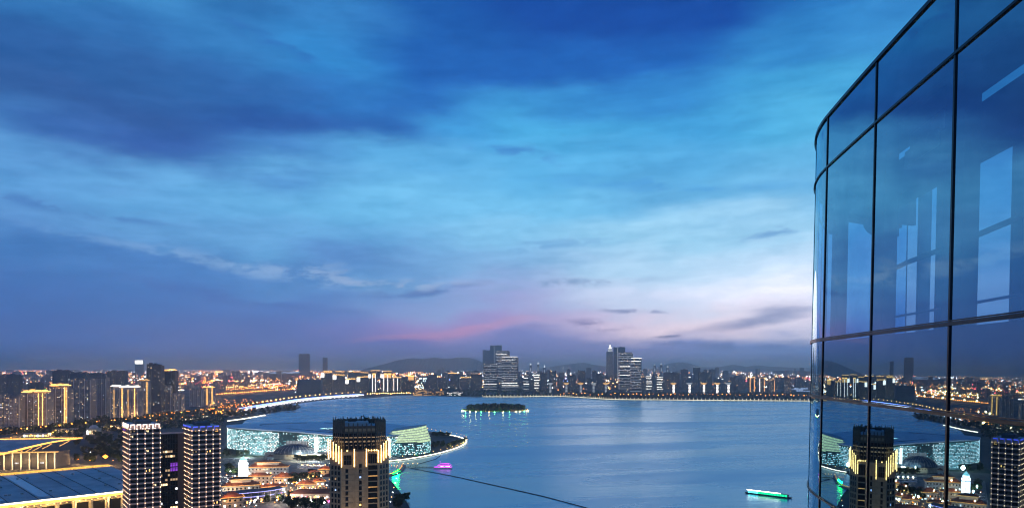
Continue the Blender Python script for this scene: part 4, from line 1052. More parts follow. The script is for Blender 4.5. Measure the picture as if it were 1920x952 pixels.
# trees of the village
for i in range(13):
    x, y = G(557+i*4.3+rnd.uniform(-1, 1), 866+rnd.uniform(-1, 2)); tree(x, y, 1.25, 'rounded green tree in the lit hedge behind the parasols', 'green trees behind the parasols', 'g')
for i in range(14):
    x, y = G(422+rnd.uniform(0, 24), 883+rnd.uniform(-3, 10)); tree(x, y, .95, 'small green tree beside the car park left of the floodlit tower', 'trees left of the lantern tower', 'g')
for (a, b, c, d, n_) in ((562, 600, 893, 899, 12), (540, 560, 900, 912, 7), (545, 615, 946, 956, 16), (500, 545, 934, 952, 8), (742, 764, 935, 956, 12)):
    for i in range(n_):
        x, y = G(rnd.uniform(a, b), rnd.uniform(c, d)); tree(x, y, .95, 'dark tree between the village roofs', 'dark trees between village roofs', 'd')
for i, (px, py, e_, c_) in enumerate([(432, 893, 5000, (.9, 1, .95)), (440, 902, 4000, (.9, 1, .95)), (560, 862, 9000, (1, .95, .7)), (590, 862, 9000, (1, .95, .7)), (530, 930, 3500, (.75, .85, 1)), (545, 940, 3500, (1, .9, .8)), (520, 944, 3500, (1, .8, .6)),
                                      (505, 902, 4000, (.95, .95, 1)), (470, 915, 3000, (1, .7, .4)), (556, 915, 3000, (1, .8, .6)), (600, 922, 3000, (1, .7, .5)), (420, 936, 6000, (1, .95, .85))]):
    x, y = G(px, py); q = MB(); q.tube([(0,0,0), (0,0,6.5)], .12, 'lamp_pole', 5); q.oct((0,0,7.1), .9 if i != 11 else 1.6, 'lamp_white' if c_[2] > .8 else 'lamp_warm')
    names = ('bright lamp at the car park edge left of the floodlit tower', 'lamp among parked cars left of the floodlit tower', 'tall lamp lighting the left end of the green hedge', 'tall lamp lighting the right end of the green hedge', 'cool lamp on the blue-lit street', 'white lamp in the small bottom square', 'warm lamp near the bottom edge of the village', 'lamp in front of the red pavilion', 'amber lamp by the large orange-lit house', 'lamp beside the yellow-edged house', 'warm lamp behind the restaurant roof', 'very bright white lamp at the corner of the office tower')
    o = q.build('post_lamp', None, (x, y, .1)); tag(o, names[i], 'lamp'); plight('lamp_light', (0, 0, 8.6), e_*3.5, c_, o, .8)
# cars in the lit car park
def car_mesh(mat):
    q = MB(); q.prism([(-2.2,-.9), (2.2,-.9), (2.2,.9), (-2.2,.9)], .35, .85, mat, poly2=[(-2.15,-.85), (2.1,-.85), (2.1,.85), (-2.15,.85)])
    q.prism([(-1.7,-.82), (1.0,-.82), (1.0,.82), (-1.7,.82)], .85, 1.45, 'dark_glass', mat, poly2=[(-1.3,-.68), (.4,-.68), (.4,.68), (-1.3,.68)]); return q.mesh('body')
CARS = [car_mesh(k_) for k_ in ('car_white', 'car_white', 'car_dark', 'car_red')]
WH = MB(); WH.tube([(0,-.12,0), (0,.12,0)], .33, 'rubber', 10); WH = WH.mesh('wheel')
def car(x, y, rz, k_, label, group=None):
    t = thing('parked_car', (x, y, .13), rz, label, 'car', group); link('body', CARS[k_], t)
    for a in (-1.35, 1.35):
        for b in (-.82, .82): link('wheel', WH, t, (a, b, .33))
for i in range(16):
    x, y = G(420+(i % 6)*4.6, 893+(i//6)*5.0); car(x, y, R(70), i % 3, 'car parked in the brightly lit lot left of the floodlit tower', 'cars in the lit car park')
x, y = G(742, 846.5); car(x, y, R(10), 3, 'red vehicle parked under the terraced hall')

# scattered small lanterns of the village (each a lamp of its own)
LAN = {}
for k_ in ('lamp_warm', 'lamp_white', 'lamp_orange', 'lamp_green', 'lamp_pink', 'lamp_red'):
    q = MB(); q.tube([(0,0,0), (0,0,3)], .07, 'lamp_pole', 4); q.oct((0,0,3.3), .62, k_); LAN[k_] = q.mesh('lantern')
LABL = {'lamp_warm': 'small warm lantern in the lakeside village', 'lamp_white': 'small white lantern in the lakeside village', 'lamp_orange': 'small orange lantern in the lakeside village', 'lamp_green': 'small green light in the trees before the restaurant', 'lamp_pink': 'small pink lantern by the restaurant', 'lamp_red': 'small red lantern by the restaurant'}
def lantern(px, py, k_):
    x, y = G(px, py); o = link('lantern', LAN[k_], None, (x, y, .12)); o.scale = (1, 1, 1); tag(o, LABL[k_], 'lamp', k_[5:] + ' lanterns in the lakeside village'); z_ = math.exp(rnd.uniform(-.7, .55)); o.scale = (z_, z_, z_)
for i in range(250):
    px, py = rnd.uniform(424, 616), rnd.uniform(893, 952); lantern(px, py, rnd.choices(('lamp_warm', 'lamp_white', 'lamp_orange'), (4, 4, 3))[0])
for i in range(26): lantern(rnd.uniform(550, 614), rnd.uniform(940, 951), rnd.choices(('lamp_green', 'lamp_white'), (3, 2))[0])
for i in range(12): lantern(rnd.uniform(555, 614), rnd.uniform(930, 940), rnd.choice(('lamp_pink', 'lamp_red', 'lamp_warm')))

# ------------------------------------------------------------------ on and beside the water
WZ = .35
def boat_hull(L, W, H, mat): 
    q = MB(); n_ = 14
    def sec(t): return W/2*math.sin(min(1, (1-t)*2.6)*1.5708)**.7 * (1 if t > .08 else .9)
    top = [(-L/2+L*i/n_, sec(i/n_)) for i in range(n_+1)]
    pl = top + [(x, -y) for x, y in top[::-1]]
    q.prism([(x*.95, y*.8) for x, y in pl][::-1], 0, H, mat, poly2=pl[::-1]); return q
bx, by = G(830, 878)
bt = thing('cruise_boat', (bx, by, WZ), R(176), 'small cruise boat outlined in glowing magenta lights', 'boat')
boat_hull(26, 7, 2.0, 'boat_white').build('hull', bt)
q = MB(); q.box(-11.5, 6.5, -2.9, 2.9, 2.0, 4.4, 'boat_white'); 
for i in range(9): q.box(-11+i*1.9, -9.7+i*1.9, -2.96, 2.96, 2.9, 3.9, 'win_white')
q.box(-12, 7.2, -3.2, 3.2, 4.4, 4.6, 'boat_white'); q.build('main_cabin', bt)
q = MB(); q.box(-9, 3, -2.3, 2.3, 4.6, 6.6, 'boat_white'); q.box(-8.7, 2.7, -2.36, 2.36, 5.3, 6.2, 'win_purple'); q.box(-9.6, 3.8, -2.6, 2.6, 6.6, 6.8, 'boat_white'); q.build('deck_cabin', bt)
q = MB(); q.tube([(1.5,0,6.8), (2.6,0,9.2), (2.2,0,10.4)], [.35, .25, .12], 'boat_white', 5); q.tube([(2.4,-1.2,9.0), (2.4,1.2,9.0)], .12, 'boat_white', 4); q.build('mast', bt)
q = MB()
for z_, a, b, w_ in ((2.1, -13, 12, 3.55), (4.65, -12, 7.3, 3.3), (6.85, -9.6, 3.8, 2.7)):
    for s_ in (-1, 1): q.tube([(a, s_*w_, z_), (b*.6, s_*w_, z_), (b, s_*w_*(.35 if z_ < 3 else 1), z_)], .24, 'boat_purple', 4)
q.tube([(1.5,0,7), (2.7,0,9.3), (4.2,0,10)], .22, 'boat_purple', 4); q.build('outline_lights', bt)
gx3, gy3 = G(1441, 929)
gb = thing('tour_barge', (gx3, gy3, WZ), R(-44), 'long low tour barge lit green along its side with white roof', 'boat')
boat_hull(54, 5.4, 1.3, 'boat_hull').build('hull', gb)
q = MB(); q.box(-23, 22, -2.4, 2.4, 1.3, 3.6, 'boat_hull'); q.build('cabin', gb)
for i in range(15):
    q = MB(); q.box(-22.8+i*3, -20.1+i*3, -2.55, -2.42, 1.35, 3.55, 'boat_cyan' if i < 4 else 'boat_green'); q.build('side_panel', gb)
q = MB(); q.box(-24, 15, -2.8, 2.8, 3.9, 4.2, 'boat_white'); q.box(-24, 15, -3.0, -2.85, 4.0, 4.8, 'shop_white'); q.build('roof', gb)
for i in range(9):
    q = MB(); q.tube([(-23+i*4.6, -2.2, 3.6), (-23+i*4.6, -2.2, 3.95)], .12, 'boat_white', 5); q.build('roof_post', gb)
# floating boom and landing stage
def gl(px, py, z=WZ): x, y = G(px, py, z); return (x, y, z)
q = MB(); q.tube([gl(770, 877, .5), gl(850, 892, .5), (gl(940, 912, .5)), gl(1020, 930, .5), gl(1110, 954, .5), gl(1160, 968, .5)], .55, 'rope', 6)
tag(q.build('floating_boom'), 'long thin dark floating boom stretched across the water', 'boom')
q = MB(); q.tube([gl(785, 869, .5), gl(803, 864, .5), gl(817, 860, .5), gl(826, 853, .5)], .5, 'rope', 6)
tag(q.build('floating_boom'), 'short curved dark boom near the promenade', 'boom')
pa, pb = gl(752, 876), gl(816, 876.5); d_ = math.dist(pa, pb)
ps = thing('landing_stage', (pa[0], pa[1], WZ), math.atan2(pb[1]-pa[1], pb[0]-pa[0]), 'dark wooden landing stage leading to the magenta boat', 'pier')
q = MB(); q.box(0, d_, -1.6, 1.6, .9, 1.3, 'wood'); q.build('deck', ps)
for i in range(10): q = MB(); q.tube([(d_*i/9.5+.5, -1.4, -.3), (d_*i/9.5+.5, -1.4, 2.2)], .2, 'wood', 5); q.build('pile', ps)
q = MB(); q.box(d_*.25, d_*.55, -1.5, 1.5, 1.35, 1.6, 'wood'); q.box(d_*.27, d_*.5, -1.2, 1.2, 3.6, 3.9, 'cream_wall')
for i in range(4):
    for s_ in (-1.1, 1.1): q.tube([(d_*(.28+.07*i), s_, 1.5), (d_*(.28+.07*i), s_, 3.7)], .1, 'wood', 4)
q.build('shelter', ps)
for i in range(4):
    x, y, z = gl(756+i*9, 874.5); q = MB(); q.tube([(0,0,0), (0,0,3.6)], .09, 'lamp_pole', 5); q.oct((0,0,4), .62, 'lamp_warm')
    tag(q.build('pier_lamp', None, (x, y, 1.2)), 'warm lamp on the wooden landing stage', 'lamp', 'lamps on the landing stage')
# curved quay wall by the stone tower, green light on the inlet
cq = catmull([G(700,893)+(0,), G(724,893)+(0,), G(742,888)+(0,), G(754,880)+(0,), G(757,873)+(0,)], 6)
q = MB(); rows_ = []
cq2 = [(x, y) for x, y, _ in cq]
struct(strip('quay_pavement', cq2, 6, -.5, 2.2, 'pale_paving', 0))
strip_thing('quay_light_strip', cq2, .8, 2.21, 3.0, 'gold_soft', 'short curved yellow light strip on the quay by the stone tower', 'light strip', 2.2)
for i, (px, py) in enumerate(((739, 889), (743, 887), (747, 885))):
    x, y = G(px, py); t = thing('green_floodlight', (x, y, 2.2), 0, ('left', 'middle', 'right')[i]+' one of three green floodlights on the curved quay', 'floodlight')
    q = MB(); q.tube([(0,0,0), (0,0,1.2)], .12, 'steel_dark', 5); q.box(-1.1, 1.1, -.2, .3, 1.2, 2.6, 'steel_dark'); q.build('housing', t)
    q = MB(); q.box(-1.0, 1.0, -.32, -.22, 1.3, 2.5, 'green_led'); q.build('lens', t); plight('green_light', (0, -3, 3.2), 7000, (.0, 1, .10), t, 1.5)
for i in range(10):
    x, y = G(728+rnd.uniform(0, 26), rnd.uniform(866, 882)); q = MB(); q.tube([(0,0,0), (0,0,4)], .09, 'lamp_pole', 4); q.oct((0,0,4.3), .5, rnd.choice(('lamp_warm', 'lamp_orange', 'lamp_green')))
    tag(q.build('quay_lamp', None, (x, y, 1.0)), 'small coloured lamp by the curved quay', 'lamp', 'lamps by the curved quay')
for i in range(7):
    x, y = G(732+i*2.2, 946-i*9); q = MB(); q.tube([(0,0,0), (0,0,3)], .09, 'lamp_pole', 4); q.oct((0,0,3.4), .55, 'lamp_warm' if i % 2 else 'lamp_white')
    tag(q.build('quay_lamp', None, (x, y, .2)), 'small lamp on the bank right of the stone tower', 'lamp', 'lamps on the bank right of the stone tower')
# promenade lamps, palms with golden light, trees on the mound
for i, p in enumerate(resample(prom_lit, 26)[:26]):
    q = MB(); q.tube([(0,0,0), (0,0,4.6)], .1, 'lamp_pole', 5); q.box(-.25, .25, -.25, .25, 4.4, 5.4, 'lamp_warm')
    tag(q.build('promenade_lamp', None, (p[0], p[1]+6, 1.5)), 'slim lamp along the lit lakeside promenade', 'lamp', 'promenade lamps')
for i in range(16):
    px = 840+i*2.2; py = 840-i*.75; x, y = G(px, py); t = tree(x, y+4, .85, 'gold-lit tree near the tip of the promenade', 'gold-lit promenade trees', 'g', 1)
    if i % 3 == 0: plight('tree_uplight', (0, -4, 1.5), 2200, (1, .8, .2), t, .4)
for i in range(48):
    px = rnd.uniform(728, 835); py = 851 - (px-728)*.13 + rnd.uniform(-6, 0); x, y = G(px, py); tree(x, y, .7, 'dark shrub-like tree on the slope below the terraced hall', 'dark trees below the terraced hall', 'd')
for i in range(16):
    x, y = G(812+i*2.0, 816.5+rnd.uniform(0, 2)); tree(x, y, .95, 'dark tree on the point behind the terraced hall', 'dark trees on the point', 'd')
for i in range(36):
    px = rnd.uniform(420, 520); py = 852+rnd.uniform(-8, 3); x, y = G(px, py); tree(x, y, .8, 'dark tree on the grassy bank before the cyan screen wall', 'dark trees before the screen wall', 'd')
for i in range(12):
    x, y = G(726+i*4, 806); tree(x, y, .9, 'dark tree on the terraced hall side of the lake', 'dark trees behind the stone tower', 'd')

# wooded island
ic = G(928, 768); IR = (108, 105)
isl = catmull([(ic[0]+IR[0]*math.cos(a)*(1+.1*math.sin(3*a)), ic[1]+IR[1]*math.sin(a)*(1+.08*math.cos(2*a))) for a in [2*math.pi*i/14 for i in range(14)]], 3, True)
q = MB(); q.prism(isl, -.3, 2.2, 'grass', 'grass'); struct(q.build('island_ground'))
sp_ = []
for i in range(150):
    a = rnd.uniform(0, 6.283); r_ = math.sqrt(rnd.random())*.93; x, y = ic[0]+IR[0]*math.cos(a)*r_, ic[1]+IR[1]*math.sin(a)*r_
    sp_.append((x, y, 2, rnd.uniform(1.6, 2.0)*(1.15-.4*r_)))
woods('island_woods', sp_, 'dark wood covering the small island in the lake')
ILAMP = {}
for k_ in ('lamp_green', 'lamp_warm', 'lamp_white', 'lamp_orange'):
    q = MB(); q.tube([(0,0,0), (0,0,1.5)], .15, 'lamp_pole', 4); q.oct((0,0,2.4), 1.0, k_); ILAMP[k_] = q.mesh('island_lamp')
for i in range(44):
    a = -math.pi*(i+rnd.random())/44; x, y = ic[0]+IR[0]*math.cos(a)*1.02, ic[1]+IR[1]*math.sin(a)*1.02
    k_ = rnd.choices(('lamp_green', 'lamp_warm', 'lamp_white', 'lamp_orange'), (6, 3, 1, 1) if i > 8 else (1, 3, 1, 4))[0]
    o = link('island_lamp', ILAMP[k_], None, (x, y, 1.5)); o.scale = (rnd.uniform(.35, .7),)*3
    tag(o, {'lamp_green': 'green', 'lamp_warm': 'warm', 'lamp_white': 'white', 'lamp_orange': 'orange'}[k_]+' light on the shore of the wooded island', 'lamp', {'lamp_green': 'green', 'lamp_warm': 'warm', 'lamp_white': 'white', 'lamp_orange': 'orange'}[k_]+' island lights')
    if i % 3 == 0: plight('shore_light', (0, 1, 4), 8000, {'lamp_green': (.2, 1, .3), 'lamp_warm': (1, .8, .3), 'lamp_white': (1, 1, 1), 'lamp_orange': (1, .6, .2)}[k_], o, 1.5)

# lit bridge across the bay
bp = catmull([G(455,771), G(490,764.5), G(520,759.5), G(560,753), G(600,748.5), G(640,745), G(678,742.5)], 6)
bp = [(x, y) for x, y in bp]
br = thing('bridge', (bp[20][0], bp[20][1], 0), 0, 'long low bridge glowing blue and white across the bay', 'bridge')
def brp(q_, name):
    o = q_.build(name, br); o.location = (-bp[20][0], -bp[20][1], 0); return o
def ribb(pts, w, z0, z1, mat, side=0.0):
    o = strip('tmp', pts, w, z0, z1, mat, side); me = o.data; bpy.data.objects.remove(o); return me
for nm, w, z0, z1, mat, sd_ in (('deck', 20, 8, 9.5, 'asphalt', 0), ('rail_light', .9, 9.6, 11.2, 'bridge_blue', -10), ('rail_light', .9, 9.6, 11.2, 'bridge_blue', 10), ('girder_light', 1.2, 5.2, 7.4, 'bridge_white', -10.5)):
    o = link(nm, ribb(bp, w, z0, z1, mat, sd_), br); o.location = (-bp[20][0], -bp[20][1], 0)
rs = resample(bp, 42)
for i, p in enumerate(rs):
    q = MB(); q.prism([(p[0]-2.2, p[1]-8), (p[0]+2.2, p[1]-8), (p[0]+2.2, p[1]+8), (p[0]-2.2, p[1]+8)], 0, 7.9, 'concrete'); brp(q, 'pier')
    if i < len(rs)-1 and p[0] > G(545, 757)[0]-100:
        p2 = rs[i+1]; q = MB(); pts = [(p[0]+(p2[0]-p[0])*t_, p[1]+(p2[1]-p[1])*t_-11.5, 1.0+5.0*math.sin(math.pi*t_)) for t_ in [k_/8 for k_ in range(9)]]
        q.tube(pts, .8, 'bridge_white', 4); brp(q, 'arch_light')
for i, p in enumerate(resample(bp, 55)):
    street_lamp(p[0], p[1], 'tall street lamp standing on the lit bridge', 'lamps on the bridge', 'lamp_warm', 2.4, 1.35, 9.5)

# ------------------------------------------------------------------ apartment towers
def apt(px0, px1, top, basey, label, style='plain', group=None, depth=None, lit=.14, rot=0.0, wall='apt_wall', cat='building', seed=0, name='apartment_tower', fl=3.1, gold=(), D=None):
    D = D or G(0, basey)[1]; w = (px1-px0)/F*D; x = (( px0+px1)/2-960)/F*D; h = Zat(top, D); d = depth or max(14, min(w*.6, 30))
    r = random.Random(seed or int(px0*7+top)); t = thing(name, (x, D, 0), R(rot), label, cat, group)
    q = MB(); nb = max(1, int(round(w/13)))
    for i in range(nb):                       # stepped plan, bay by bay
        a, b = -w/2+w*i/nb, -w/2+w*(i+1)/nb; in_ = (i % 2)*1.6; hh = h - (r.choice((0, 0, 3, 4.5)) if 0 < i < nb-1 or nb > 2 else 0)
        q.box(a+.01, b-.01, in_, d-in_*.5, 0, hh, wall); q.box(a+w/nb*.25, b-w/nb*.25, d*.3, d*.7, hh, hh+r.uniform(2, 5), wall)
    q.build('wall', t)
    nf = int(h/fl)
    if style != 'far':
        q = MB()
        for f_ in range(1, nf):
            for i in range(nb):
                a, b = -w/2+w*i/nb, -w/2+w*(i+1)/nb; in_ = (i % 2)*1.6
                q.box(a+w/nb*.10, a+w/nb*.62, in_-1.1, in_-.02, f_*fl-.25, f_*fl+.55, 'apt_slab' if wall == 'apt_wall' else wall)
        for i in range(nb+1):
            q.box(-w/2+w*i/nb-.5, -w/2+w*i/nb+.5, -1.3, .5, 0, h-3.5, 'apt_slab' if wall == 'apt_wall' else wall)
        stuff(q.build('balconies', t))
    q = MB(); wx = 2.6 if style != 'far' else 3.4
    for f_ in range(nf):
        for i in range(int(w/4.0)):
            if r.random() < lit:
                xx = -w/2+2+i*4.0; in_ = 1.6 if (int((xx+w/2)/(w/nb)) % 2) else 0
                z = f_*fl+.9; ww = r.uniform(1.2, wx); k_ = r.choices(('win_warm', 'win_white', 'win_amber', 'win_dim'), (5, 3, 2, 4))[0]
                q.box(xx-ww/2, xx+ww/2, in_-.25 if style == 'far' else in_-.18, in_-.03, z, z+1.5, k_)
        for i in range(int(d/5)):
            if r.random() < lit*.6: q.box(w/2+.02, w/2+.2, 2+i*5, 4+i*5, f_*fl+.9, f_*fl+2.3, 'win_warm')
    if q.v: stuff(q.build('lit_windows', t))
    s = D/F
    for g in gold:
        if g[0] == 'v':       # vertical strip light at a fraction of the width
            q = MB(); gw = g[2] if len(g) > 2 else 1.2
            q.box(-w/2+w*g[1]-gw/2, -w/2+w*g[1]+gw/2, -1.9, -1.35, h*.04, h-2, g[3] if len(g) > 3 else 'gold'); q.build('strip_light', t)
        elif g[0] == 'w':     # column of lit stair windows
            q = MB(); xx = -w/2+w*g[1]
            for f_ in range(nf-1): q.box(xx-2.2, xx+2.2, -1.5, -1.32, f_*fl+.8, f_*fl+2.1, 'gold_soft')
            stuff(q.build('stair_windows', t))
        elif g[0] == 'c':     # glowing roof crown
            q = MB()
            for i in range(nb):
                a, b = -w/2+w*i/nb, -w/2+w*(i+1)/nb; z = h+r.uniform(-.5, 2.5)
                q.box(a+.6, b-.6, -1.5, d*.6, z+.5, z+1.9, g[1]); q.box(a+w/nb*.3, b-w/nb*.3, 0, d*.4, z+3.2, z+4.6, g[1])
            q.build('crown_light', t)
        elif g[0] == 'p':     # bright panel near the top left
            q = MB(); q.box(-w/2+.2, -w/2+w*.30, -1.6, -1.35, h-g[2]*s, h-1, g[1]); q.build('lit_panel', t)
        elif g[0] == 't':     # whole top lit
            q = MB(); q.box(-w/2+.3, w/2-.3, -1.6, -.3, h-g[2]*s, h-1, g[1]); q.build('lit_panel', t)
        elif g[0] == 'b':     # gold block at fraction x0-x1
            q = MB(); q.box(-w/2+w*g[1], -w/2+w*g[2], -1.7, -1.4, h-7*s, h, 'gold_soft'); q.box(-w/2+w*g[1]-1, -w/2+w*g[2]+1, -1.9, 3, h+.05, h+1.4*s, 'gold'); q.build('gold_block', t)
    return t
apt(-14, 8, 739, 806, 'apartment tower cut by the left edge of the photo', lit=.13)
apt(8, 36, 743, 806, 'striped apartment tower left of the gold-crowned pair', lit=.13)
apt(40, 87, 735, 803, 'pale striped apartment tower with two gold light lines', gold=[('v', .70), ('v', .86), ('c', 'gold')], lit=.13)
apt(93, 127, 724, 798, 'apartment tower with glowing roof and gold line on its right edge', gold=[('v', .84, 1.4), ('v', .93, 1.2), ('c', 'gold')], lit=.11)
apt(128, 169, 709, 789, 'wide grey apartment tower with scattered white windows', lit=.11)
apt(174, 198, 707, 782, 'narrow plain grey tower between two apartment blocks', lit=.03)
apt(207, 258, 726, 788, 'apartment tower with bright white crown and gold vertical lines', gold=[('v', .44, 1.7), ('w', .14), ('w', .66), ('v', .90, 1.2), ('c', 'white_strip')], lit=.1)
apt(259, 278, 714, 780, 'slim tower with one gold line down its right edge', gold=[('v', .9, 1.4), ('c', 'gold_soft')], lit=.1)
apt(275, 301, 682, 772, 'tallest dark tower of the left housing group', 'far', wall='apt_dark', lit=.05)
apt(302, 328, 695, 768, 'dark tower with amber-lit top floors', wall='apt_dark', lit=.06, gold=[('c', 'gold')])
apt(303, 319, 723, 770, 'lower grey block before the amber-topped tower', lit=.12)
apt(320, 341, 736, 771, 'small grey block beside the boulevard', lit=.1)
apt(356, 378, 729, 762, 'plain grey slab left of the gold-striped block', lit=.05)
apt(379, 400, 726, 760, 'block outlined with three gold vertical strips', gold=[('v', .06, 2.0), ('v', .45, 2.0), ('v', .9, 2.0), ('c', 'gold')], lit=.1)
for (a, b, tp_, bs, lb) in ((98, 127, 694, 745, 'dark tower with pale roof rising behind the gold-crowned tower'), (130, 160, 698, 745, 'dark flat-topped tower behind the wide grey block'), (163, 196, 699, 745, 'dark broad tower behind the narrow grey one'), (199, 234, 695, 748, 'dark broad tower behind the white-crowned one'),
                            (-4, 18, 702, 748, 'dark tower at the far left edge behind the striped blocks'), (19, 36, 702, 748, 'second dark tower from the left edge behind the striped blocks'), (52, 74, 716, 752, 'dim tower behind the two-line tower')):
    apt(a, b, tp_, bs, lb, 'far', wall='apt_dark', lit=.035)
# gold-crowned blocks on the left end of the far shore
SH = [(602, 622, 699, 'first block of the gold-crowned shore row, with white panel', [('p', 'white_strip', 8), ('c', 'gold')]), (624, 646, 703, 'second block of the gold-crowned shore row, with white panel', [('p', 'white_strip', 8), ('c', 'gold')]),
      (648, 666, 711, 'low third block of the gold-crowned shore row', [('p', 'white_strip', 8), ('c', 'gold')]), (669, 690, 707, 'fourth block of the gold-crowned shore row', [('p', 'white_strip', 8), ('c', 'gold')]),
      (691, 706, 701, 'block with one square gold top and two white lines', [('p', 'white_strip', 7), ('b', .5, .88), ('v', .5, 2.2, 'white_strip'), ('v', .85, 2.2, 'white_strip')]),
      (714, 734, 701, 'block with two square gold tops and white lines', [('p', 'white_strip', 7), ('b', .32, .60), ('b', .68, .98), ('v', .28, 2.4, 'white_strip'), ('v', .66, 2.4, 'white_strip')]),
      (736, 752, 708, 'block with faint white lines right of the square gold tops', [('v', .15, 1.8, 'white_strip'), ('v', .6, 1.8, 'white_strip'), ('c', 'gold')]), (754, 777, 705, 'rounded dark block with yellow-lit upper terrace', [('c', 'gold'), ('b', .5, .95)])]
for a, b, tp_, lb, gd in SH: apt(a, b, tp_, 735.5, lb, 'plain', wall='apt_dark', lit=.10, gold=gd, cat='building')
for i, (a, b, tp_) in enumerate(((606, 622, 694), (628, 646, 695), (652, 676, 695), (676, 690, 697), (694, 712, 693), (716, 734, 694))):
    apt(a, b, tp_+2, 727, 'gold-roofed block half hidden behind the front shore row', 'far', 'gold-roofed blocks behind the shore row', wall='apt_dark', lit=.04, gold=[('c', 'gold')])
apt(560, 579, 663, 712, 'massive dark square tower standing alone on the left skyline', 'far', wall='far_wall', lit=.0, name='skyline_tower', cat='tower', depth=60)
apt(605, 613, 670, 711, 'slim dark tower with mast right of the massive square one', 'far', wall='far_wall', lit=.0, name='skyline_tower', cat='tower', depth=40)
apt(253, 268, 675, 697, 'bright white lit box building on the left skyline', 'far', wall='far_wall_pale', lit=.0, gold=[('t', 'white_strip', 7)], cat='building', D=9000)

# far shore skyline
def band_tower(px0, px1, top, basey, label, nb, mat='white_band', gap=.5, wall='blue_glass', rot=0, name='office_tower', fade=0, frac=1.0, D=None):
    D = D or G(0, basey)[1]; w = (px1-px0)/F*D; x = ((px0+px1)/2-960)/F*D; h = Zat(top, D); d = w*.8; r = random.Random(int(px0))
    t = thing(name, (x, D, 0), R(rot), label, 'tower')
    q = MB(); q.box(-w/2, w*.42, 0, d, 0, h, wall); q.box(w*.42+.02, w/2, 2, d-2, 0, h-6, wall); q.build('wall', t)
    for i in range(nb):
        z = h*(1-frac) + h*frac*(i+.8)/nb; th_ = h*frac/nb*r.uniform(.07, .17); x1 = w*r.choice((.44, .44, .5, .3)); z += h*frac/nb*r.uniform(-.22, .22)
        q = MB(); q.box(-w/2-.6, x1, -1.5, -.05, z-th_, z, mat if r.random() < .88 else 'white_strip'); q.box(-w/2-1.2, -w/2-.02, -.03, d*.8, z-th_, z, mat); q.build('light_band', t)
    q = MB()
    for i in range(int(h/4)):
        for j in range(int(w/5)):
            if r.random() < .07+.22*(i*4/h): q.box(-w/2+1+j*5, -w/2+r.uniform(3, 5)+j*5, -.4, -.05, i*4+1, i*4+2.6, r.choice(('win_warm', 'win_white', 'win_dim', 'win_dim')))
    stuff(q.build('lit_windows', t))
    return t
band_tower(907, 933, 681, 733, 'left-hand banded office tower of the left lakeside group', 11)
band_tower(941, 972, 668, 734, 'wide banded office tower, tallest front tower of left group', 15)
band_tower(930, 956, 657, 722, 'pale banded tower behind the wide left office tower', 12)
apt(919, 941, 647, 713, 'hazy blue tower rising highest in the left lakeside group', 'far', wall='blue_glass', lit=.01, name='skyline_tower', cat='tower', depth=70, gold=[('v', .35, 3, 'white_band')])
apt(905, 919, 656, 711, 'hazy blue slab at the left end of the left group', 'far', wall='blue_glass', lit=.01, name='skyline_tower', cat='tower', depth=60)
band_tower(1162, 1187, 660, 733, 'left banded office tower of the right lakeside pair', 14)
band_tower(1184, 1203, 670, 736, 'right banded office tower of the right lakeside pair', 13)
apt(1151, 1172, 650, 722, 'dark glass slab tower with one bright vertical edge line', 'far', wall='blue_glass', lit=.03, name='skyline_tower', cat='tower', depth=70, gold=[('v', .34, 3.2, 'white_band')])
spd = G(0, 718)[1]
spx = apt(1138, 1151, 659, 718, 'slender tower with lit white crown and needle spire', 'far', wall='blue_glass', lit=.10, name='spire_tower', cat='tower', depth=60)
ztop = Zat(659, spd); k_ = spd/F
q = MB(); q.prism([(-4*k_,4), (4*k_,4), (4*k_,44), (-4*k_,44)], ztop+.1, ztop+6*k_, 'white_band', poly2=[(-3.2*k_,8), (3.2*k_,8), (3.2*k_,40), (-3.2*k_,40)])
q.prism([(-2.6*k_,10), (2.6*k_,10), (2.6*k_,38), (-2.6*k_,38)], ztop+6*k_+.1, ztop+13*k_, 'white_strip', poly2=[(-.5*k_,22), (.5*k_,22), (.5*k_,26), (-.5*k_,26)]); q.build('lit_crown', spx)
q = MB(); q.tube([(0,24,ztop+13*k_), (0,24,ztop+22*k_)], [2.0, .6], 'far_wall_pale', 5); q.build('spire', spx)
for i, (a, b, tp_) in enumerate(((982, 992, 702), (1002, 1012, 700), (1213, 1223, 704), (1233, 1243, 705))):
    band_tower(a, b, tp_, 737, ('pale six-band block right of the left office group', 'brighter six-band block beside the pale one', 'small banded block, first right of the office pair', 'small banded block, second right of the office pair')[i], 6, 'white_strip' if i else 'white_band', wall='far_wall', frac=.85)
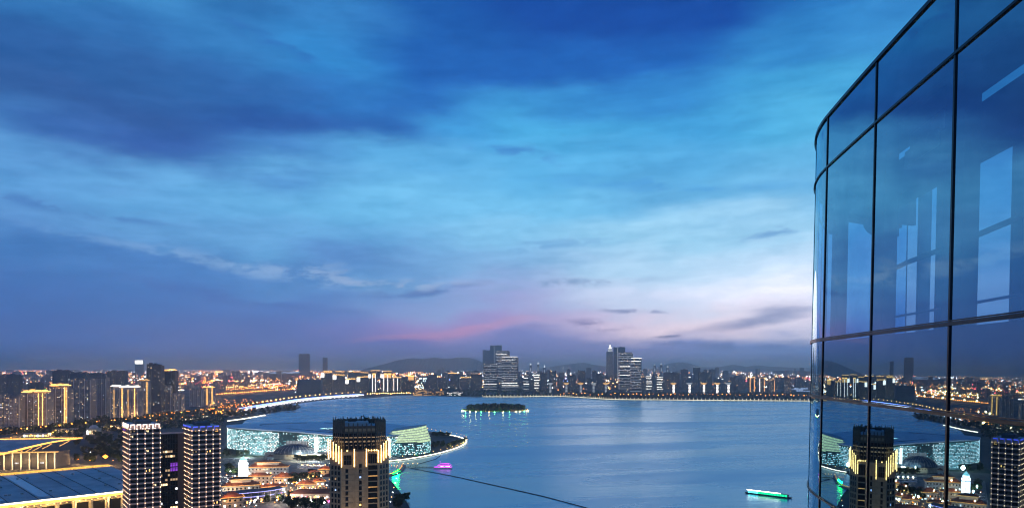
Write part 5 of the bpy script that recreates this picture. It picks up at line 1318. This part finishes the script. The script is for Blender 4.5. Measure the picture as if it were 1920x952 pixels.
for i, px in enumerate((1032, 1062, 1089, 1113, 1136, 1263, 1293, 1320, 1345, 1366)):
    D = G(0, 738)[1]; s = D/F; x = (px-960)/F*D; r = random.Random(i)
    t = thing('pavilion_tower', (x, D, 0), 0, ('first', 'second', 'third', 'fourth', 'fifth', 'sixth', 'seventh', 'eighth', 'ninth', 'tenth')[i]+' from the left of ten lit waterfront towers with flared roof', 'building', 'flared-roof waterfront towers')
    z1, z0 = Zat(720, D), Zat(732, D)
    q = MB(); q.box(-3.4*s, 3.4*s, 0, 14, 0, z1, 'far_wall'); q.build('wall', t)
    for j in range(6):
        q = MB(); q.box(-1.9*s, 1.9*s, -.5, -.05, z0*.3+(z1-z0*.3)*j/6.2, z0*.3+(z1-z0*.3)*(j+.6)/6.2, 'white_band' if px < 1200 else 'white_strip'); q.build('lit_floor', t)
    q = MB(); q.prism([(-3.2*s,-2), (3.2*s,-2), (3.2*s,15), (-3.2*s,15)], z1+.05, z1+2.2*s, 'gold_soft' if i % 3 else 'white_band', poly2=[(-5.2*s,-6), (5.2*s,-6), (5.2*s,18), (-5.2*s,18)]); q.build('flared_roof', t)
DK = [(801,819,702), (820,837,707), (839,861,700), (863,880,708), (882,904,701), (972,981,712), (992,1001,712), (1013,1026,698), (1030,1043,695), (1046,1056,706), (1066,1080,702), (1083,1097,694), (1100,1110,708), (1118,1132,700), (1136,1149,704), (1204,1212,706),
      (1224,1232,702), (1245,1259,698), (1261,1274,698), (1278,1290,705), (1298,1309,710), (1311,1322,697), (1323,1335,698), (1340,1352,708), (1371,1381,706), (1385,1398,710), (1455,1467,706), (1492,1506,708), (1508,1524,713)]
for i, (a, b, tp_) in enumerate(DK):
    by_ = 733 - (i % 3)*2; gd = [('c', 'gold')] if a in (863, 839) else ([('c', 'gold_soft')] if a == 882 else [])
    apt(a, b, tp_, by_, 'dark residential tower with a few lit windows behind the far shore', 'far', 'dark residential towers of the far shore', wall=rnd.choice(('far_wall', 'apt_dark', 'far_wall')), lit=.06, gold=gd, rot=rnd.uniform(-8, 8))
for (a, b, tp_, lb, gd) in ((1404, 1416, 708, 'tower with bright golden cap and two orange edge lines', [('v', .2, 2.4, 'amber_soft'), ('v', .85, 2.4, 'amber_soft'), ('c', 'gold')]), (1424, 1434, 709, 'tower outlined by pale and orange lines right of the golden cap', [('v', .05, 2.4, 'white_strip'), ('v', .9, 2.2, 'amber_soft'), ('c', 'gold_soft')]),
                           (1441, 1453, 712, 'dark tower with faint orange line near the right shore', [('v', .9, 1.8, 'amber_soft'), ('c', 'gold_soft')]), (1470, 1483, 707, 'dark pair-like tower before the blue-lit mall', [])):
    apt(a, b, tp_, 735, lb, 'far', wall='apt_dark', lit=.14, gold=gd)
for i, (px0, px1, py0, py1, mt, lb) in enumerate(((1103, 1130, 711, 715, 'gold_soft', 'low building with long pale lit top storey left of the spire tower'), (1334, 1361, 716, 719, 'gold_soft', 'low building with long pale lit top storey behind the flared towers'), (1484, 1524, 726, 733, 'win_blue', 'wide low mall lit blue beside the glass tower edge'),
                                                  (784, 800, 706, 728, 'cyan_a', 'slanted hall lit pale cyan left of the dark shore towers'), (775, 800, 731, 741, 'gold_soft', 'small round lakeside pavilion lit with warm lines'), (798, 832, 733, 741, 'gold_soft', 'long low lakeside restaurant with warm colonnade lights'), (838, 868, 735, 741, 'white_strip', 'low white-lit boat house on the shore'),
                                                  (505, 562, 696, 700, 'win_blue', 'far flat building with blue-white lit roof edge'), (557, 602, 712, 738, 'far_wall', 'dim low slab left of the gold-crowned row'))):
    D = G(0, max(py1, 716)+ (2 if py1 < 740 else 0))[1]; s = D/F; t = thing('low_building', (((px0+px1)/2-960)*s, D, 0), 0, lb, 'building'); w = (px1-px0)*s
    z1, z0 = Zat(py0, D), max(1, Zat(py1, D)); q = MB(); q.box(-w/2, w/2, 0, 30, 0, z1, 'far_wall'); q.box(-w*.3, w*.2, 5, 25, z1, z1+4, 'far_wall'); q.build('wall', t)
    n_ = 9; rr = random.Random(i)
    if mt != 'far_wall':
        for j in range(5):
            zb_ = z0+(z1-z0)*j/5
            q = MB()
            for k_ in range(n_):
                if rr.random() < (.85 if j in (0, 4) else .5): q.box(-w/2+w*k_/n_+.5, -w/2+w*(k_+1)/n_-.8, -.6, -.05, zb_+.5, zb_+(z1-z0)/5*.6, mt)
            if q.v: q.build('lit_storey', t)
# dark park and trees along the far promenade
sp_ = []
for i, p in enumerate(resample(catmull(shore_far[13:23], 4), 17)):
    if p[0] > G(1560, 752)[0]: break
    sp_.append((p[0]+rnd.uniform(-5, 5), p[1]+20+rnd.uniform(0, 6), 0, 1.7))
woods('promenade_trees', sp_, 'row of small trees along the far promenade')
UP = MB(); UP.tube([(0,0,0), (0,0,5)], .2, 'lamp_pole', 4); UP.box(-.55, .55, -.55, .55, 3.0, 8.0, 'far_quay'); UP = UP.mesh('tree_glow_column')  # made-up glowing column, stands in for the light on an uplit tree
n_ = 0
for i, p in enumerate(resample(catmull(shore_far[15:23], 4), 17)):
    if p[0] > G(1540, 752)[0]: break
    tag(link('tree_glow_column', UP, None, (p[0], p[1]+11, 1.6)), 'short glowing column standing in for an uplit tree on the far promenade', 'lamp', 'glowing columns in place of uplit trees')
q = MB()
for i in range(1500):
    px = rnd.uniform(690, 1700); sy = 741.5 + min(1, max(0, (px-1000)/150))*8; D = G(0, sy-rnd.uniform(3, 12))[1]; x = (px-960)/F*D; s_ = rnd.uniform(7, 15)
    for j in range(6):
        a, b, c = x+rnd.gauss(0, 7), D+rnd.gauss(0, 7), rnd.uniform(2, s_)
        u = Vector((rnd.gauss(0,1), rnd.gauss(0,1), rnd.gauss(0,1))).normalized()*4.5; w_ = u.orthogonal().normalized()*3.2
        p_ = Vector((a, b, c)); q.add([p_-u, p_+w_, p_+u, p_-w_], [(0,1,2,3)], 'leaf_dark')
stuff(q.build('lakeside_woods'), 'dark belt of woods behind the far promenade', 'woods')

# ------------------------------------------------------------------ hills
def hills(pts, D, depth, seed):
    r = random.Random(seed); q = MB(); rows = []
    cp = catmull([((px-960)/F*D, max(0, Zat(690-(690-py)*.82, D))) for px, py in pts], 10); n_ = len(cp)
    for k_ in range(7):
        t_ = k_/6; prof = math.sin(math.pi*t_)**1.2
        rows.append([(x, D+depth*(t_-.5), -2 + z*prof*(1+.10*r.uniform(-1, 1)*(1 if 0 < k_ < 6 and k_ != 3 else .15))) for x, z in cp])
    for k_ in range(6):
        for i in range(n_-1): q.add([rows[k_][i], rows[k_][i+1], rows[k_+1][i+1], rows[k_+1][i]], [(0,1,2,3)], 'hill')
    o = q.build('hills'); struct(o)
HF = 1.0
hills([(690,690), (715,682), (745,672), (770,667), (795,668), (815,665), (835,668), (865,665), (888,668), (905,676), (925,682), (950,690)], 17000, 3000, 1)
hills([(1010,690), (1050,683), (1070,680), (1095,677), (1110,681), (1135,685), (1160,690)], 19000, 3000, 2)
hills([(1225,690), (1252,680), (1275,676), (1295,680), (1315,686), (1345,687), (1375,682), (1395,687), (1420,683), (1445,686), (1490,688), (1560,690)], 19000, 3000, 3)

# ------------------------------------------------------------------ the wide city behind
q = MB(); r = random.Random(5)
WM = ('win_warm', 'win_white', 'win_amber', 'win_dim', 'win_warm')
CNT = 0
def far_block(x, D, w, h, where):
    b = MB(); d = w*r.uniform(.5, 1.0); pale = r.random() > .7; wl = 'far_wall_pale' if pale else 'far_wall'
    b.box(-w/2, w/2, 0, d, 0, h, wl); b.box(-w*.2, w*.15, d*.3, d*.6, h, h+r.uniform(2, 6), 'far_wall')
    for f_ in range(int(h/6)):
        for j in range(max(1, int(w/8))):
            if r.random() < .055: b.box(-w/2+1+j*8, -w/2+1+j*8+r.uniform(2, 4), -.4, -.05, f_*6+1, f_*6+3.2, r.choice(WM))
    cr = r.choice(('gold', 'white', 'amber')) if r.random() < .14 else ''
    if cr: b.box(-w/2, w/2, -.6, d*.3, h+.1, h+2.2, {'gold': 'gold', 'white': 'white_band', 'amber': 'gold_soft'}[cr])
    o = b.build('city_block', None, (x, D, 0), r.uniform(-.2, .2))
    size = 'tall' if h > 80 else ('mid-rise' if h > 45 else 'low'); dist = 'nearer' if D < 7500 else 'farther'
    look = f"{'pale' if pale else 'dark'} {size} block{' with '+cr+'-lit roof line' if cr else ''}, {'slim' if w < 38 else 'broad'}, {dist} city {where}"
    tag(o, look, 'building', look)
for i in range(150):     # left of the lake and behind it
    py = r.uniform(703, 727); D = G(0, py)[1]; px = r.uniform(-60, 600)
    if r.random() < .55 and 320 < px: continue
    far_block((px-960)/F*D, D, r.uniform(25, 60), r.uniform(20, 75) if r.random() < .8 else r.uniform(80, 120), 'left of the lake')
for i in range(130):
    py = r.uniform(707, 728); D = G(0, py)[1]; px = r.uniform(780, 1560)
    far_block((px-960)/F*D, D, r.uniform(25, 55), r.uniform(30, 95) if r.random() < .75 else r.uniform(100, 150), 'beyond the lake')
for (px, tp_) in ((995, 679), (1009, 677), (1021, 684), (1228, 680), (1240, 679), (1252, 685)):
    D = 8500; s = D/F; x = (px-960)*s; b = MB(); h = Zat(tp_, D); b.box(-2.0*s, 2.0*s, 0, 30, 0, h*.86, 'far_wall_pale'); b.prism([(-1.3*s,4), (1.3*s,4), (1.3*s,24), (-1.3*s,24)], h*.86, h*random.Random(px).uniform(.94, 1.0), 'win_white' if px % 2 else 'white_band', poly2=[(-.3*s,10), (.3*s,10), (.3*s,18), (-.3*s,18)])
    b.box(-1.0*s, .5*s, -1.0, -.05, h*.5, h*.70, 'white_band')
    tag(b.build('lit_needle_tower', None, (x, D, 0)), 'pale lit slender tower on the skyline, left of the spire tower' if px < 1100 else 'pale lit slender tower on the skyline, right of the office pair', 'tower', 'pale slender towers left' if px < 1100 else 'pale slender towers right')
q = MB(); ql = MB()
for i in range(4200):    # everything farther merges into one low mass
    near_ = i < 1700
    D = math.exp(r.uniform(math.log(4700), math.log(8500))) if near_ else math.exp(r.uniform(math.log(7500), math.log(24000))); px = r.uniform(-250, 2050)
    if near_ and 330 < px < 600 and D < 6800 and r.random() < .6: continue
    x = (px-960)/F*D; w = r.uniform(18, 60) if near_ else r.uniform(30, 120); h = min(110, r.expovariate(1/(16 if near_ else 24))+8)
    q.box(x-w/2, x+w/2, D, D+w*.7, 0, h, 'far_wall' if r.random() < .8 else 'far_wall_pale')
    for j in range(r.choice((0, 1, 1, 2, 3, 4))):
        a_, b_ = x+r.uniform(-.45, .4)*w, h*r.uniform(.35, .95); ww = D*.0003*math.exp(r.gauss(.2, .6)); mt = r.choices(('win_warm', 'win_white', 'win_amber', 'gold', 'far_lamp_warm'), (5, 5, 3, 1, .8))[0]
        ql.add([(a_, D-.4, b_), (a_+ww*r.uniform(.6, 2.4), D-.4, b_), (a_+ww*1.2, D-.4, b_+ww*.8), (a_, D-.4, b_+ww*.8)], [(0,1,2,3)], mt)
stuff(q.build('distant_city'), 'low hazy mass of distant city buildings under the horizon', 'city')
stuff(ql.build('distant_city_windows'), 'scattered lit windows and signs of the distant city', 'windows')
# lamps of the far streets: too many and too small to tell apart
def lights_stuff(name, items, label):
    q = MB()
    for x, y, z, rr, mt in items: q.oct((x, y, z), rr, 'far_'+mt)
    stuff(q.build(name), label, 'lights')
it = []
def mt_(): return r.choices(('lamp_orange', 'lamp_warm', 'lamp_white', 'lamp_red', 'lamp_blue', 'lamp_green'), (50, 30, 22, 4, 1.5, 1.2))[0]
def clusters(n, x0, x1, k0, k1, wts, per=14):
    for c_ in range(n):
        py = 690 + k0*math.exp(r.uniform(0, k1)); px = r.uniform(x0, x1); kind = r.choices(('lamp_orange', 'lamp_warm', 'lamp_white', 'lamp_red', 'lamp_blue', 'lamp_green'), wts)[0]
        line = r.random() < .45; m_ = int(r.expovariate(1/per))+2; sx_ = r.uniform(4, 26); sl_ = r.uniform(-.04, .04)
        for j in range(m_):
            ox = (j-m_/2)*sx_*2/m_ if line else r.gauss(0, sx_); oy = ox*sl_ + (r.uniform(-.15, .15) if line else r.gauss(0, 1.4))
            yy = py + oy
            if yy < 695: yy = 695 + r.random()
            D = G(0, yy)[1]; mt = kind if r.random() < .7 else r.choices(('lamp_orange', 'lamp_warm', 'lamp_white', 'lamp_red'), (4, 4, 3, .5))[0]
            it.append((((px+ox)-960)/F*D, D, r.uniform(10, 18) if line else r.uniform(10, 75), D*.00018*math.exp(r.gauss(.45, .5)), mt))
clusters(470, -60, 800, 7, 1.9, (62, 36, 14, 2, 1, .3), 20); clusters(400, 770, 1600, 6, 1.9, (40, 34, 26, 3, 2, .4), 14)
for i in range(420):     # amber quarter behind the dark shore towers
    px = r.gauss(850, 45); py = r.uniform(697, 712); D = G(0, py)[1]; it.append(((px-960)/F*D, D, r.uniform(8, 35), D*r.uniform(.0003, .0006), r.choice(('lamp_orange', 'lamp_warm'))))
lights_stuff('distant_lights', it, 'countless tiny warm and white lights of the distant city')
# rows of street lamps along far roads (counted as one mass) and the elevated highway
it = []
def row(p0, p1, n_, mt, k_=.0005, jit=.3):
    for i in range(n_):
        t_ = (i+r.uniform(-.2, .2))/n_; px, py = p0[0]+(p1[0]-p0[0])*t_, p0[1]+(p1[1]-p0[1])*t_+r.uniform(-jit, jit); D = G(0, py)[1]; it.append(((px-960)/F*D, D, 9, D*k_*1.3*r.uniform(.7, 1.15), mt))
row((325, 714.5), (610, 710.5), 62, 'lamp_warm'); row((325, 717), (605, 713), 50, 'lamp_orange'); row((395, 704), (545, 699), 34, 'lamp_warm', .0004); row((390, 696), (610, 693.5), 44, 'lamp_warm', .0004); row((480, 709), (600, 704), 22, 'lamp_orange')
row((425, 728), (560, 718), 40, 'lamp_warm', .00045, 1.2); row((425, 733), (560, 723), 34, 'lamp_orange', .0005, 1.5); row((400, 742), (550, 731), 36, 'lamp_orange', .0006, .5); row((110, 690.8+8), (260, 697), 24, 'lamp_warm', .0005); row((300, 722), (420, 716), 20, 'lamp_orange', .0005, 1)
row((120, 740), (330, 726), 26, 'lamp_orange', .0005, 3); row((790, 700), (905, 697), 40, 'lamp_warm', .0005, 1.5); row((1040, 728), (1520, 727), 60, 'lamp_orange', .0004, 6)
row((1050, 741), (1530, 744), 60, 'lamp_orange', .0005, 1.5); row((690, 741), (800, 739), 26, 'lamp_warm', .0005, 1)
for i, (p0, p1) in enumerate((((325, 717), (605, 713)), ((425, 728), (560, 718)), ((425, 733), (560, 723)), ((400, 742), (550, 731)), ((300, 724), (420, 716)), ((120, 740), (330, 726)), ((480, 709), (600, 704)))):
    pts_ = [G(p0[0]+(p1[0]-p0[0])*k_/6, p0[1]+(p1[1]-p0[1])*k_/6) for k_ in range(7)]
    struct(strip('road', pts_, 34, 0, .2, 'asphalt'))
    for j, p in enumerate(resample(pts_, 150)): plight('road_light', (p[0], p[1], 13), 60000, (1, .5, .14), None, 2.0)
lights_stuff('road_lamps', it, 'rows of small orange lamps along the far roads')
hw = [(x, y) for x, y in catmull([G(300,717.3), G(380,715.8), G(470,714.5), G(560,712.3), G(640,710.5), G(720,709)], 5)]
ht = thing('elevated_highway', (hw[8][0], hw[8][1], 0), 0, 'elevated highway shining as one bright line across the left plain', 'highway')
for nm, w, z0, z1, mt, sd_ in (('deck', 30, 9, 11, 'concrete', 0), ('rail_light', 3, 11.1, 17, 'highway_line', -14), ('rail_light', 3, 11.1, 14, 'gold_soft', 14)):  # glowing rail strips added in place of the traffic's light trails
    o = link(nm, ribb(hw, w, z0, z1, mt, sd_), ht); o.location = (-hw[8][0], -hw[8][1], 0)
for p in resample(hw, 220):
    q = MB(); q.box(p[0]-3, p[0]+3, p[1]-8, p[1]+8, 0, 9, 'concrete'); o = q.build('pier', ht); o.location = (-hw[8][0], -hw[8][1], 0)

# ------------------------------------------------------------------ boulevard, park and street lamps on the left bank
bl = [(x, y) for x, y in catmull([G(-20,815), G(90,806), G(170,797), G(235,791.5), G(300,782), G(380,772), G(430,764.5), G(470,760), G(520,754)], 6)]
struct(strip('boulevard', bl, 26, 0, .15, 'asphalt'))
rb = [(x, y) for x, y in catmull([G(-20,835), G(60,822), G(150,812), G(240,800), G(330,789), G(400,779), G(450,772)], 6)]
struct(strip('park_road', rb, 14, 0, .14, 'asphalt'))
struct(strip('shore_path', [(x, y) for x, y in catmull([G(400,792), G(440,785), G(480,779), G(530,771), G(556,768)], 4)], 8, 0, .13, 'paving'))
strip_thing('shore_path_light', [(x, y) for x, y in catmull([G(425,789), G(452,785.5), G(470,782.5), G(495,778)], 4)], 1.6, .14, 1.8, 'quay_strip', 'pale light strip along the shore path below the bridge head', 'light strip', -3)
strip_thing('shore_path_light', [(x, y) for x, y in catmull([G(340,788), G(365,784), G(388,780)], 4)], 1.8, .3, 1.8, 'quay_strip', 'short pale light strip beside the boulevard', 'light strip', -3)
k_ = 0
for i, p in enumerate(resample(bl, 44)):
    if p[1] > G(0, 752)[1]: break
    street_lamp(p[0], p[1]-12, 'orange street lamp on the near side of the boulevard', 'boulevard street lamps', 'lamp_orange', 2.0, 1.0, light=150000 if i % 2 == 0 and p[1] < 2600 else 0)
    street_lamp(p[0]+15, p[1]+14, 'orange street lamp on the far side of the boulevard', 'boulevard street lamps, far side', 'lamp_orange', 1.8, 1.0)
for i, p in enumerate(resample(rb, 60)):
    street_lamp(p[0], p[1]+9, 'orange street lamp along the park road', 'park road street lamps', 'lamp_orange', 1.8, .9, light=60000 if i % 3 == 0 else 0)
for i in range(64):
    px = rnd.uniform(385, 475); py = rnd.uniform(749, 779) - (px-430)*.12; x, y = G(px, py); street_lamp(x, y, 'orange street lamp in the junction before the bridge head', 'lamps of the bridge head junction', 'lamp_orange', 2.1, 1.0, light=70000 if i % 8 == 0 else 0)
for i in range(26):
    x, y = G(rnd.uniform(410, 505), 0*1+rnd.uniform(778, 787)-0); 
    if (x/y*F+960) > 440 and y > G(0, 783)[1]*1.0 and False: continue
    street_lamp(x, y, 'low pale lamp on the shore path', 'lamps on the shore path', rnd.choice(('lamp_warm', 'lamp_white')), .8, .5)
street_lamp(*G(195, 872), 'single very bright orange lamp in the park beside the office tower', None, 'lamp_orange', 3.2, 1.35, light=200000, rz=0)
for i, (px, py) in enumerate(((112, 872), (128, 858), (170, 872), (168, 856), (213, 872), (145, 870), (30, 832), (64, 826), (103, 813), (128, 806), (30, 818))):
    street_lamp(*G(px, py), ('amber park lamp under trees beside the pointed hall', 'cool park lamp right of the roof tip', 'tall amber lamp between the halls', 'pale park lamp in the dark trees', 'amber lamp next to the office tower', 'low amber lamp on the park path', 'orange lamp behind the pointed hall roof', 'orange lamp above the pointed hall', 'bright double lamp above the roof tip', 'large orange lamp beyond the roof tip', 'leftmost orange lamp over the pointed hall')[i], None, 'lamp_orange' if i not in (1, 3) else 'lamp_white', 1.0, .8, light=26000 if i % 2 == 0 else 12000)
# trees of the left bank
for i in range(120):
    px = rnd.uniform(105, 232); py = rnd.uniform(806, 870)
    if px < 142 and py > 822: continue
    if abs(px-195) < 9 and py > 862: continue
    x, y = G(px, py); tree(x, y, rnd.uniform(1.0, 1.45), 'dark tree in the park between the halls and the office tower', 'dark park trees', 'd')
sp_ = []
for i, p in enumerate(resample(bl, 26)):
    if p[1] > G(0, 757)[1]: break
    for s_ in (-22, 24): sp_.append((p[0]+rnd.uniform(-6, 6), p[1]+s_+rnd.uniform(-5, 5), 0, 1.4))
for i in range(70):
    px = rnd.uniform(405, 560); py = 784 - (px-405)*.11 + rnd.uniform(-7, 3); x, y = G(px, py); sp_.append((x, y, 0, 1.3))
woods('street_trees', sp_, 'dark rows of trees along the boulevard and bridge headland')
q = MB()
for i in range(1700):
    px = rnd.uniform(-40, 420); py = rnd.uniform(788, 816) - max(0, px-100)*.055; x, y = G(px, py)
    for j in range(5):
        p_ = Vector((x+rnd.gauss(0, 4), y+rnd.gauss(0, 4), rnd.uniform(1.5, 9))); u = Vector((rnd.gauss(0,1), rnd.gauss(0,1), rnd.gauss(0,1))).normalized()*2.4; w_ = u.orthogonal().normalized()*1.7
        q.add([p_-u, p_+w_, p_+u, p_-w_], [(0,1,2,3)], 'leaf_dark')
stuff(q.build('park_woods'), 'dark mass of park greenery below the apartment towers', 'woods')
# low park buildings
for i, (px, py, w, d, h, lb) in enumerate(((122, 812, 40, 16, 9, 'low pale building with lit front beyond the roof tip'), (172, 814, 22, 22, 12, 'dome-roofed small pavilion among the park trees'), (66, 819, 46, 14, 7, 'low lit building behind the pointed hall'), (215, 804, 60, 18, 7, 'bright low market hall above the office tower'), (255, 797, 50, 18, 7, 'second bright low hall beside the boulevard'))):
    x, y = G(px, py); t = thing('park_building', (x, y, 0), R(8), lb, 'building'); q = MB(); q.box(-w/2, w/2, 0, d, 0, h, 'cream_wall'); q.box(-w/2-.6, w/2+.6, -.6, d+.6, h, h+.7, 'concrete'); q.build('wall', t)
    if i == 1:
        q = MB(); rr = [[(9*math.cos(a)*math.cos(b), 11+9*math.cos(b)*math.sin(a), h+.7+7*math.sin(b)) for a in [6.2832*k_/12 for k_ in range(12)]] for b in [1.5*k_/5 for k_ in range(6)]]
        for a in range(5): q.add(rr[a]+rr[a+1], [(k_, (k_+1) % 12, 12+(k_+1) % 12, 12+k_) for k_ in range(12)], 'roof_blue')
        q.build('dome', t)
    for j in range(int(w/5)):
        q = MB(); q.box(-w/2+1+j*5, -w/2+4.4+j*5, -.2, -.02, 1, h*.7, rnd.choice(('win_amber', 'win_warm', 'shop_white', 'win_dim'))); q.build('window', t)

# ------------------------------------------------------------------ air
q = MB(); q.box(-152000, 152000, -1600, 162000, -4, 470, 'ground'); hz = q.build('haze'); hz.data.materials.clear()
m, nt = newmat('haze_air'); v_ = nt.nodes.new('ShaderNodeVolumePrincipled')
v_.inputs['Color'].default_value = (.92, .97, 1.0, 1); v_.inputs['Density'].default_value = 7.5e-5; v_.inputs['Anisotropy'].default_value = .65
o = nt.nodes.new('ShaderNodeOutputMaterial'); nt.links.new(v_.outputs[0], o.inputs['Volume'])
hz.data.materials.append(m); stuff(hz, 'thin blue evening haze over the whole city', 'haze')
print('objects', len(bpy.data.objects), 'tris', sum(len(m_.polygons) for m_ in bpy.data.meshes), 'lamps', LAMPN[0])
